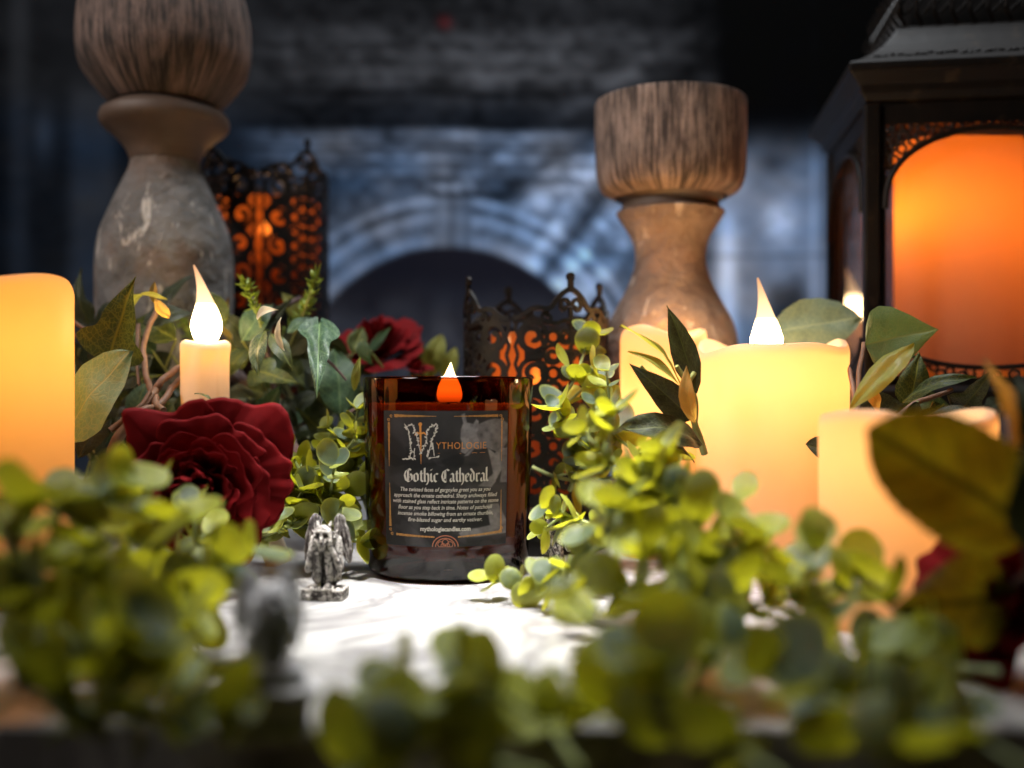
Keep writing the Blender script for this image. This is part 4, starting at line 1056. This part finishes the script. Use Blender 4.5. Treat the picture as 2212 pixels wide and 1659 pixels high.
# right of the taper
S2 = spray('ivy_spray', (XX(600, .5), .5, 0), 'variegated ivy spray hanging between the lit taper candle and the amber jar')
stems(S2, [([(540, 640, .55), (556, 690, .54), (575, 760, .54), (600, 860, .54), (640, 960, .52)], .0017), ([(650, 645, .57), (600, 672, .55), (560, 700, .54)], .0014), ([(790, 870, .5), (745, 905, .5), (725, 960, .5)], .0013),
           ([(500, 800, .56), (560, 850, .55), (620, 940, .53), (660, 1000, .50)], .0040), ([(690, 770, .5), (720, 790, .5), (748, 820, .5)], .0008)], STEM_D)
pleaf(S2, 'ivy', (690, 700), (684, 862), (.50, .465), 92, L_IVYB, up=(.2, -.9, .5), hump=.10, fold=.4, label='glossy blue green ivy leaf')
pleaf(S2, 'lance', (572, 715), (558, 812), (.49, .47), 46, L_IVY, up=(-.3, -1, .2)); pleaf(S2, 'lance', (584, 720), (632, 800), (.50, .49), 40, L_IVY, up=(.3, -1, .2))
pleaf(S2, 'lance', (620, 720), (690, 690), (.52, .53), 42, L_IVYB, up=(0, -.6, 1)); pleaf(S2, 'ovate', (545, 740), (505, 690), (.55, .55), 36, L_YEL)
pleaf(S2, 'ovate', (554, 688), (602, 670), (.47, .468), 30, L_PALE, up=(.2, -.8, .7), hump=.25); pleaf(S2, 'lance', (608, 686), (614, 758), (.475, .47), 34, L_PALE, up=(-.8, -.6, 0), fold=.5)
pleaf(S2, 'oval', (735, 900), (722, 752), (.53, .54), 96, L_IVYB, up=(.5, -1, .1), hump=.05); pleaf(S2, 'oval', (690, 900), (660, 800), (.56, .56), 60, L_DARK)
pleaf(S2, 'ovate', (520, 900), (610, 830), (.55, .55), 70, L_DARK, up=(0, -.6, .8)); pleaf(S2, 'lance', (560, 960), (520, 820), (.57, .56), 60, L_YEL); pleaf(S2, 'ovate', (655, 690), (608, 632), (.58, .58), 40, L_YEL)
pleaf(S2, 'ivy', (700, 950), (640, 880), (.55, .53), 70, L_IVY); pleaf(S2, 'ivy', (770, 960), (790, 850), (.56, .55), 60, L_IVYB); pleaf(S2, 'lance', (765, 845), (778, 770), (.50, .50), 20, L_YEL)
pleaf(S2, 'lance', (520, 800), (510, 700), (.58, .58), 50, L_YEL)
# leafy fill behind
def fill(parent, box, Yr, n, kinds, mats, size, seed, up=(0, -1, .4)):
    r_ = random.Random(seed); (x0, x1, y0, y1) = box; ln = []
    for _ in range(n):
        Y_ = r_.uniform(*Yr); px, py = r_.uniform(x0, x1), r_.uniform(y0, y1); a = r_.uniform(0, 6.28); L_ = r_.uniform(.7, 1.3) * size
        b = P(px, py, Y_); tp = b + Vector((math.cos(a), r_.uniform(-.5, .5), math.sin(a))).normalized() * L_ / F * .5
        b.z = max(b.z, .004); tp.z = max(tp.z, .004)
        leaf(parent, r_.choice(kinds), b, tp, L_ / F * .5 * r_.uniform(.35, .7), r_.choice(mats), up=(up[0] + r_.uniform(-.6, .6), up[1], up[2] + r_.uniform(-.4, .4)), hump=r_.uniform(-.1, .2), fold=r_.uniform(.1, .5), twist=r_.uniform(-.5, .5))
        ln.append([tuple(b), tuple(b + Vector((r_.uniform(-.01, .01), .012, -.014)))])
    mb = MB()
    for l_ in ln: mb.tube([Vector(q) for q in l_], .0006, 6)
    mb.build('stem', STEM_G, parent, off=parent.location)
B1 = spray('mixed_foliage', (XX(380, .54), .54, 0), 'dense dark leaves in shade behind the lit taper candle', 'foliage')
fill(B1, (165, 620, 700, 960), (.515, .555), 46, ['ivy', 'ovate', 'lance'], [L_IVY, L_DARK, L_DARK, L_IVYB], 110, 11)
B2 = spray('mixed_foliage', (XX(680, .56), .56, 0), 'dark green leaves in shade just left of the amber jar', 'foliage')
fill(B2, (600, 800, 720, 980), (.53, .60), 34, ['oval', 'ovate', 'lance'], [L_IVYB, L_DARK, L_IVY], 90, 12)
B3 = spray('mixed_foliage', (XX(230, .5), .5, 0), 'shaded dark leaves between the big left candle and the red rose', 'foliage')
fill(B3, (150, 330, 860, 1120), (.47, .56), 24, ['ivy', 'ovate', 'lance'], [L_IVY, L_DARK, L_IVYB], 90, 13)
# bright feathery sprigs
FEA = leaf_mat('feathery_green', (.22, .30, .04), (.3, .36, .08), (.3, .36, .08), (.45, .50, .05), .35)
def feather(label, pts, seed, n=60, L_=.006):
    r_ = random.Random(seed); c_ = crom([P(*p) for p in pts], 10)
    root = spray('fern_sprig', c_[0], label, 'sprig', 'bright feathery green sprigs')
    mb = MB(); mb.tube(c_, .0007, 6); mb.build('stem', STEM_G, root, off=root.location)
    mb = MB()
    for k in range(n):
        i = r_.randrange(len(c_) // 4, len(c_)); p = c_[i]; T = (c_[min(i + 1, len(c_) - 1)] - c_[i - 1]).normalized()
        d = (T * r_.uniform(.2, 1) + Vector((r_.uniform(-1, 1), r_.uniform(-1, 1), r_.uniform(-1, 1)))).normalized()
        ll = L_ * r_.uniform(.5, 1.1)
        mb.tube([p, p + d * ll * .5, p + d * ll + Vector((0, 0, .0008))], [.0004, .0010, .0002], 6, flat=.45)
    o = mb.build('foliage', FEA, root, off=root.location)
feather('bright green feathery sprig right of the lit taper flame', [(575, 760, .53), (560, 690, .525), (540, 640, .52), (528, 612, .52)], 1, 60)
feather('yellow green feathery sprig rising highest in front of the tall pierced cup', [(620, 760, .55), (650, 690, .54), (672, 630, .53), (683, 595, .53)], 2, 70)
feather('dull green feathery sprig lower between the ivy leaves and pierced cup', [(560, 820, .56), (600, 740, .56), (640, 690, .555), (665, 660, .55)], 3, 90)
feather('short feathery sprig left of the flame among dark ivy', [(430, 800, .57), (416, 740, .56), (395, 700, .55), (392, 690, .55)], 4, 40)

# right of the jar: dark drooping leaves before the candles
S3 = spray('drooping_leaf_spray', (XX(1500, .45), .45, 0), 'spray of dark drooping leaves with a torn yellow leaf, left of the tall right candle')
stems(S3, [([(1520, 980, .46), (1500, 900, .455), (1488, 830, .45), (1500, 800, .45)], .0016), ([(1500, 960, .46), (1470, 900, .455), (1440, 850, .45), (1385, 790, .445)], .0010), ([(1500, 940, .46), (1504, 860, .455), (1460, 790, .45)], .0012)], STEM_G)
pleaf(S3, 'lance', (1505, 850), (1440, 660), (.45, .45), 62, L_DARK, up=(-.5, -.9, .2), hump=-.07, fold=.5, twist=.8)
pleaf(S3, 'lance', (1474, 840), (1338, 704), (.45, .44), 24, L_YEL, up=(.5, -.5, .8), label='torn yellow green leaf seen edge on'); pleaf(S3, 'lance', (1470, 835), (1355, 760), (.445, .44), 30, L_YEL, up=(.4, -.7, .6))
pleaf(S3, 'ovate', (1495, 905), (1360, 785), (.455, .44), 72, L_DARK, up=(-.3, -1, .3), hump=.05, label='dark oval leaf with a pale midrib'); pleaf(S3, 'oval', (1515, 962), (1336, 924), (.455, .43), 84, L_DARK, up=(0, -.8, .6))
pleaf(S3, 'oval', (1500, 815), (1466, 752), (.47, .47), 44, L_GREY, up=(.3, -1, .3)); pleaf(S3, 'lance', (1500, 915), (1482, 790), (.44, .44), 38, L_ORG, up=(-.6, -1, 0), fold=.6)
pleaf(S3, 'ovate', (1450, 990), (1400, 905), (.50, .50), 60, L_IVY); pleaf(S3, 'oval', (1500, 1000), (1420, 960), (.45, .44), 60, L_DARK, up=(0, -.5, 1))
S4 = spray('broad_leaf_spray', (XX(1860, .47), .47, 0), 'broad grey and yellow green leaves in front of the lantern, right of the tall candle')
stems(S4, [([(1850, 960, .45), (1852, 850, .46), (1868, 740, .47)], .0014), ([(1850, 930, .46), (1835, 800, .48), (1800, 745, .53)], .0012), ([(1900, 960, .44), (1960, 880, .45), (2060, 840, .46)], .0014)], STEM_B)
pleaf(S4, 'oval', (1660, 722), (1862, 686), (.545, .535), 125, L_GREY2, up=(.1, -1, .35), hump=.04, fold=.1, label='round grey green leaf with pale veins')
pleaf(S4, 'ovate', (1870, 745), (2028, 712), (.46, .44), 150, L_IVY2, up=(-.1, -1, .1), hump=.12, fold=.4, label='green leaf with a dry curled tip'); pleaf(S4, 'lance', (1975, 742), (1832, 892), (.44, .43), 62, L_YEL, up=(-.4, -.7, .5), hump=.05)
pleaf(S4, 'ovate', (1960, 880), (1985, 760), (.475, .475), 76, L_IVY); pleaf(S4, 'lance', (1950, 870), (2110, 815), (.47, .46), 50, L_IVY, up=(0, -.6, .9)); pleaf(S4, 'lance', (1900, 890), (1860, 840), (.45, .44), 44, L_ORG)
pleaf(S4, 'ivy', (2080, 880), (2150, 790), (.46, .44), 80, L_DARK); pleaf(S4, 'oval', (2000, 905), (2130, 900), (.44, .43), 60, L_DARK, up=(0, -.4, 1))
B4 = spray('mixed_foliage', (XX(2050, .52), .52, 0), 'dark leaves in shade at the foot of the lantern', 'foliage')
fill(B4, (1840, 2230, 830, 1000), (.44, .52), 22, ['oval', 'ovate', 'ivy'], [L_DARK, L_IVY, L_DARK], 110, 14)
S5 = spray('rose_leaf_spray', (XX(2200, .28), .28, 0), 'two big serrated olive rose leaves hanging before the right front candle', 'leaf spray')
stems(S5, [([(2260, 1400, .28), (2220, 1200, .28), (2180, 1090, .28)], .0016), ([(2230, 1240, .28), (2190, 1270, .285)], .0012), ([(2220, 1180, .28), (2190, 1020, .28), (2170, 900, .29)], .0012)], STEM_D)
pleaf(S5, 'broad', (2235, 1150), (1872, 925), (.285, .275), 268, L_ROSE, up=(-.1, -1, .15), hump=.05, fold=.12, tooth=.09, label='big serrated olive leaf')
pleaf(S5, 'ovate', (2190, 1285), (1922, 1316), (.29, .285), 215, L_ROSE, up=(0, -1, .1), hump=.04, fold=.15, tooth=.09)
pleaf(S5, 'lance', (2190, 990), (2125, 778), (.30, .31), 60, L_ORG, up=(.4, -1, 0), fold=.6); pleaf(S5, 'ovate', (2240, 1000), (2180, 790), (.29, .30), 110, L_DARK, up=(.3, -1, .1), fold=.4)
pleaf(S5, 'ovate', (2230, 1180), (2215, 960), (.27, .27), 140, L_DARK)
B5 = spray('broad_leaf_spray', (XX(935, .60), .60, 0), 'blurred bright green leaves between the rear rose and the low pierced cup')
stems(B5, [([(930, 860, .60), (932, 790, .60), (940, 740, .60)], .0012)], STEM_G)
pleaf(B5, 'oval', (925, 820), (955, 722), .60, 50, L_YEL); pleaf(B5, 'oval', (960, 830), (985, 750), .60, 36, L_YEL); pleaf(B5, 'ovate', (900, 830), (915, 740), .61, 40, L_IVY)

# ------------------------------------------------------------------ eucalyptus: small round plastic leaves
def euc_mat(name, c1, c2, rim, tr, k):
    t = NT(name); tc = t.n('ShaderNodeTexCoord'); sp = t.n('ShaderNodeSeparateXYZ'); t.l(tc.outputs['UV'], sp.inputs[0])
    oi = t.n('ShaderNodeObjectInfo'); f = t.noise(t.coord(scale=(1, 1, 1)), 2.2, 3); g = t.noise(t.coord(), 60, 3)
    k_ = t.math('ADD', t.math('MULTIPLY', oi.outputs['Random'], .75), t.math('MULTIPLY', f, .4))
    c = t.mix(t.ramp(k_, [(.42, 0), (.85, 1)]), c1, c2)
    c = t.mix(t.ramp(sp.outputs[0], [(.80, 0), (1, 1)]), c, rim)
    c = t.mix(t.math('MULTIPLY', t.ramp(g, [(.4, 0), (.75, 1)]), .14), c, (.55, .60, .45))
    ty = t.mix(t.ramp(k_, [(.42, 0), (.85, 1)]), tuple(q * .45 for q in tr), tr)
    return t.end(t.mixs(k, t.pbsdf(c, .36, 0, t.bump(g, .25, .05)), t.trans(ty)))
E_MAT = euc_mat('eucalyptus_leaf', (.070, .120, .085), (.30, .34, .03), (.38, .42, .08), (.62, .60, .02), .48)
E_STEM = simple('eucalyptus_stem', (.24, .28, .10), .45)
def euc_leaf_mesh(seed):
    r_ = random.Random(seed); vs = []; fs = []; uv = []
    nr, na = 5, 20; cup = r_.uniform(.10, .38); el = r_.uniform(.82, 1.0)
    vs.append((0, .55, 0)); uv.append((0, .5))
    for i in range(1, nr + 1):
        r = .5 * i / nr
        for k in range(na):
            a = 2 * PI * k / na; x = r * el * math.cos(a); y = r * math.sin(a)
            pinch = .14 * math.exp(-((a - 1.5 * PI) / .5) ** 2) * (i / nr) ** 2
            z = cup * r * r * 2 - .10 * abs(x) + .03 * math.sin(3 * a + seed) * r
            vs.append((x, .55 + y - pinch, z)); uv.append((i / nr, .5))
    for k in range(na): fs.append((0, 1 + k, 1 + (k + 1) % na))
    for i in range(nr - 1):
        for k in range(na):
            a = 1 + i * na + k; b = 1 + i * na + (k + 1) % na; fs.append((a, a + na, b + na, b))
    top = len(vs); m = MB(); m.tube([(0, 0, 0), (0, .06, -.02), (0, .30, .0)], [.035, .03, .02], 6)
    vs += [tuple(v) for v in m.v]; uv += [(.2, .5)] * len(m.v); fs += [tuple(i + top for i in f) for f in m.f]
    me = bpy.data.meshes.new('leaf'); me.from_pydata(vs, [], fs); me.polygons.foreach_set('use_smooth', [True] * len(fs))
    ul = me.uv_layers.new(name='UVMap'); idx = np.zeros(len(me.loops), dtype=np.int32); me.loops.foreach_get('vertex_index', idx)
    ul.data.foreach_set('uv', np.array(uv, dtype=np.float32)[idx].ravel()); me.materials.append(E_MAT); me.update(); return me
ELM = [euc_leaf_mesh(i) for i in range(7)]
TOTAL = [0]
def euc(label, pts, seed, leafs=.0105, step=.0075, twig=.6, tlen=.018, cap_=95, upb=.5, group='artificial eucalyptus sprigs', whorl=3):
    r_ = random.Random(seed); c_ = crom([P(*p) for p in pts], 8); ym = sum(p[2] for p in pts) / len(pts)
    kk = 1.45 if ym < .36 else 1.30 if ym < .42 else 1.28; leafs *= kk; step *= 1.18; tlen *= 1.15
    for p in c_: p.z = max(p.z, .003)
    root = spray('eucalyptus_sprig', c_[0], label, 'eucalyptus sprig', group)
    mb = MB(); n_ = len(c_); mb.tube(c_, [.0011 * (1 - .5 * i / n_) for i in range(n_)], 7)
    cnt = [0]
    def put(p, d, nrm, s_):
        if cnt[0] >= cap_: return
        d = d.normalized(); N_ = (nrm - d * nrm.dot(d))
        if N_.length < 1e-3: N_ = d.orthogonal()
        N_.normalize(); X_ = d.cross(N_); q = p + d * s_ * .5
        if q.z < .003: d = Vector((d.x, d.y, abs(d.z) + .1)).normalized(); N_ = (N_ - d * N_.dot(d)).normalized(); X_ = d.cross(N_)
        M = Matrix(((X_.x, d.x, N_.x, p.x), (X_.y, d.y, N_.y, p.y), (X_.z, d.z, N_.z, p.z), (0, 0, 0, 1))) @ Matrix.Scale(s_, 4)
        o = bpy.data.objects.new('leaf', r_.choice(ELM)); COL.objects.link(o); o.parent = root
        o.matrix_local = Matrix.Translation(-root.location) @ M; cnt[0] += 1; TOTAL[0] += 1
    def node(p, T, s_, n=3):
        a0 = r_.uniform(0, 6.28); A_ = T.orthogonal().normalized(); B_ = T.cross(A_)
        for k in range(n):
            a = a0 + 2 * PI * k / n + r_.uniform(-.3, .3); rad = A_ * math.cos(a) + B_ * math.sin(a)
            put(p, rad * .85 + T * r_.uniform(.1, .9) + Vector((0, 0, .15)), T * r_.uniform(.4, 1) - rad * .5 + Vector((r_.uniform(-.3, .3), r_.uniform(-.6, .2), upb)), s_ * r_.choice((.62, .8, .95, 1.1, 1.25)) * r_.uniform(.92, 1.08))
    acc = 0; last = c_[0]
    for i in range(1, n_):
        acc += (c_[i] - c_[i - 1]).length; T = (c_[i] - c_[i - 1]).normalized()
        if acc >= step:
            acc = 0; node(c_[i], T, leafs * (1 - .2 * i / n_), whorl)
            if r_.random() < twig:
                d = (T * .5 + Vector((r_.uniform(-1, 1), r_.uniform(-.8, .8), r_.uniform(.1, 1.0)))).normalized(); L_ = tlen * r_.uniform(.6, 1.2)
                e = [c_[i] + d * L_ * q / 3 + Vector((0, 0, .002 * q * q / 9)) for q in range(4)]
                for p in e: p.z = max(p.z, .003)
                mb.tube(e, [.0008, .0007, .0006, .0005], 6)
                node(e[2], d, leafs * .85, 2); node(e[3], d, leafs * .8, 3)
    put(c_[-1], (c_[-1] - c_[-2]), Vector((0, -.5, 1)), leafs * .8)
    mb.build('stem', E_STEM, root, off=root.location)
    return root

# behind and beside the gargoyle (nearly sharp)
euc('pale eucalyptus sprig directly behind the sharp gargoyle figurine', [(560, 1040, .49), (640, 1030, .48), (700, 1060, .475), (745, 1100, .465)], 21, .0098, .0065, .8, cap_=64)
euc('eucalyptus sprig climbing beside the left edge of the amber jar', [(800, 1120, .50), (775, 1040, .495), (762, 960, .49), (752, 930, .485)], 22, .0092, .0075, .6, cap_=44)
euc('eucalyptus sprig between the red rose and the sharp gargoyle figurine', [(500, 1150, .47), (550, 1160, .47), (590, 1150, .465), (620, 1140, .465)], 23, .0100, .0095, .4, cap_=26)
euc('eucalyptus sprig low against the jar, right of the sharp gargoyle', [(700, 1090, .49), (740, 1120, .485), (775, 1130, .48)], 24, .0098, .010, .3, cap_=16)
euc('eucalyptus sprig under the right side of the red rose, lime coloured', [(570, 1110, .465), (640, 1080, .47), (690, 1030, .48), (740, 1010, .49)], 25, .0105, .007, .8, cap_=70)
euc('eucalyptus sprig with upright pale leaves in the gap left of the jar', [(600, 1150, .465), (660, 1110, .47), (720, 1060, .48), (780, 1060, .485)], 26, .0098, .007, .8, cap_=60)
euc('eucalyptus sprig lying along the marble behind the sharp gargoyle', [(500, 1120, .475), (600, 1130, .475), (700, 1150, .472), (780, 1170, .468)], 27, .0095, .0075, .5, cap_=44)
# right of the jar, mid distance
euc('eucalyptus sprig rising in front of the low pierced cup', [(1240, 930, .505), (1220, 860, .50), (1240, 820, .497), (1225, 790, .495)], 31, .0112, .011, .5, cap_=30)
euc('grey green eucalyptus sprig on the marble right behind the jar', [(1150, 1010, .51), (1200, 1030, .505), (1260, 1040, .51), (1330, 1030, .50)], 32, .0118, .0085, .6, cap_=48)
euc('eucalyptus sprig with budding tips below the shorter pillar candle', [(1230, 1060, .50), (1260, 980, .49), (1300, 930, .49), (1325, 880, .485)], 33, .0105, .009, .5, cap_=44)
euc('eucalyptus sprig reaching left to the small half hidden gargoyle', [(1370, 1020, .49), (1320, 990, .485), (1260, 960, .48), (1240, 940, .48)], 34, .0110, .009, .5, cap_=40)
euc('eucalyptus sprig at the foot of the shorter pillar candle', [(1240, 920, .50), (1300, 910, .497), (1350, 960, .49), (1420, 1000, .485)], 35, .0115, .0095, .5, cap_=40)
euc('sharp eucalyptus sprig at the right base of the jar before the small gargoyle', [(1330, 1160, .41), (1270, 1130, .42), (1215, 1120, .43), (1180, 1140, .435)], 36, .0098, .0075, .35, cap_=34)
# right foreground mass
euc('lime eucalyptus sprig whose tip crosses the lower right corner of the jar', [(1330, 1230, .38), (1240, 1225, .39), (1140, 1262, .405), (1060, 1252, .412)], 41, .0088, .0085, .0, cap_=40)
euc('eucalyptus sprig drooping onto the bare marble right of the jar', [(1380, 1140, .37), (1280, 1190, .38), (1200, 1260, .39), (1160, 1290, .40)], 42, .0095, .0085, .15, cap_=36)
euc('bright yellow eucalyptus sprig at the top of the right foreground mass', [(1520, 1120, .36), (1450, 1060, .36), (1380, 1030, .365), (1310, 1010, .37)], 43, .0112, .0078, .7, cap_=60)
euc('eucalyptus sprig in the middle of the right foreground mass', [(1560, 1240, .33), (1460, 1170, .34), (1370, 1130, .345), (1290, 1150, .35)], 44, .0112, .0078, .8, cap_=64)
euc('eucalyptus sprig crossing in front of the tall right candle', [(1620, 1330, .31), (1560, 1220, .32), (1500, 1130, .33), (1440, 1050, .34)], 45, .0110, .008, .6, cap_=52)
euc('eucalyptus sprig in front of the right front candle with lime tips', [(1700, 1470, .28), (1730, 1360, .285), (1700, 1260, .29), (1740, 1190, .295)], 46, .0108, .0105, .35, cap_=22, whorl=2)
euc('pale eucalyptus sprig with one white sunlit leaf beside the tall right candle', [(1560, 1280, .32), (1570, 1200, .325), (1585, 1130, .33), (1600, 1080, .335)], 47, .0095, .014, .0, cap_=7, whorl=2)
euc('dense eucalyptus sprig below the centre of the right foreground mass', [(1650, 1400, .29), (1520, 1350, .30), (1400, 1290, .315), (1300, 1260, .33)], 48, .0112, .0078, .8, cap_=70)
euc('darker eucalyptus sprig hanging over the marble edge right of centre', [(1720, 1500, .26), (1600, 1440, .27), (1480, 1420, .28), (1350, 1440, .285)], 49, .0112, .009, .6, cap_=50)
# bottom edge
euc('very blurred eucalyptus sprig at the bottom centre edge', [(1180, 1680, .215), (1060, 1640, .225), (940, 1590, .235), (870, 1520, .24)], 51, .0118, .011, .35, cap_=22, whorl=2)
euc('blurred eucalyptus sprig standing up at bottom centre right', [(1260, 1680, .22), (1180, 1560, .235), (1080, 1470, .25), (1030, 1430, .255)], 52, .0120, .0115, .3, cap_=16, whorl=2)
euc('shaded eucalyptus sprig along the bottom edge right of centre', [(1700, 1690, .205), (1560, 1600, .22), (1430, 1570, .235), (1300, 1560, .245)], 53, .0118, .0105, .3, cap_=30)
euc('shaded eucalyptus sprig in the dark bottom right corner', [(2250, 1680, .20), (2100, 1600, .21), (1960, 1600, .22), (1820, 1560, .235)], 54, .0118, .0095, .5, cap_=44)
euc('eucalyptus sprig on the shaded marble under the right front candle', [(1950, 1560, .25), (1850, 1480, .26), (1780, 1420, .27), (1700, 1400, .275)], 55, .0108, .0105, .3, cap_=24, whorl=2)
euc('out of focus eucalyptus sprig at the bottom left of centre', [(700, 1720, .20), (750, 1680, .21), (800, 1640, .22), (840, 1590, .23)], 56, .0112, .012, .2, cap_=14, whorl=2)
euc('eucalyptus sprig covering the foot of the tall right candle', [(1500, 1380, .32), (1580, 1330, .325), (1650, 1300, .33), (1740, 1290, .325)], 57, .0112, .0075, .8, cap_=60)
euc('dark eucalyptus sprig across the foot of the right front candle', [(1650, 1500, .255), (1780, 1510, .255), (1900, 1520, .25), (2040, 1530, .245)], 58, .0100, .0090, .5, cap_=44)
euc('eucalyptus sprig hanging over the board edge near the bottom centre right', [(1500, 1560, .24), (1380, 1520, .25), (1260, 1500, .255), (1180, 1540, .25)], 60, .0110, .0120, .2, cap_=16)
euc('low eucalyptus sprig on the board edge, rightmost, under the serrated leaves', [(2160, 1450, .27), (2040, 1440, .28), (1930, 1430, .285), (1830, 1420, .29)], 59, .0105, .0085, .5, cap_=44)
# left foreground mass
euc('eucalyptus sprig in front of the lower petals of the big red rose', [(330, 1260, .365), (370, 1230, .37), (410, 1190, .37), (445, 1150, .375)], 61, .0100, .0085, .6, cap_=34)
euc('eucalyptus sprig with clear round leaves left of the sharp gargoyle', [(330, 1230, .39), (400, 1210, .40), (440, 1190, .41), (490, 1175, .42)], 62, .0100, .0085, .4, cap_=34)
euc('blurred eucalyptus sprig in front of the big left candle', [(60, 1260, .30), (110, 1200, .305), (160, 1150, .31), (185, 1100, .315)], 63, .0110, .0085, .7, cap_=48)
euc('eucalyptus sprig across the middle of the left foreground mass', [(90, 1330, .29), (190, 1260, .31), (280, 1230, .33), (350, 1230, .345)], 64, .0115, .0075, .8, cap_=72)
euc('yellow green eucalyptus sprig reaching towards the blurred gargoyle', [(180, 1380, .27), (240, 1350, .285), (320, 1320, .30), (400, 1300, .32)], 65, .0118, .0075, .8, cap_=72)
euc('eucalyptus sprig beside the pedestal of the blurred gargoyle', [(150, 1480, .25), (220, 1420, .26), (290, 1400, .27), (350, 1430, .265)], 66, .0118, .008, .7, cap_=60)
euc('very blurred eucalyptus sprig low in the left foreground', [(100, 1600, .225), (220, 1540, .23), (300, 1540, .235), (370, 1580, .235)], 67, .0118, .0085, .6, cap_=52)
euc('low shaded eucalyptus sprig on the board at the left edge', [(-60, 1440, .27), (30, 1400, .275), (120, 1390, .28), (210, 1400, .28)], 70, .0108, .0075, .7, cap_=60)
euc('dark eucalyptus sprig at the left edge of the picture', [(-60, 1400, .25), (0, 1310, .26), (50, 1230, .27), (30, 1160, .275)], 68, .0112, .0085, .7, cap_=50)
euc('shaded eucalyptus sprig in the dark bottom left corner', [(-60, 1560, .21), (60, 1480, .22), (180, 1450, .235), (300, 1450, .245)], 69, .0115, .0085, .6, cap_=50)
print('eucalyptus leaves', TOTAL[0])
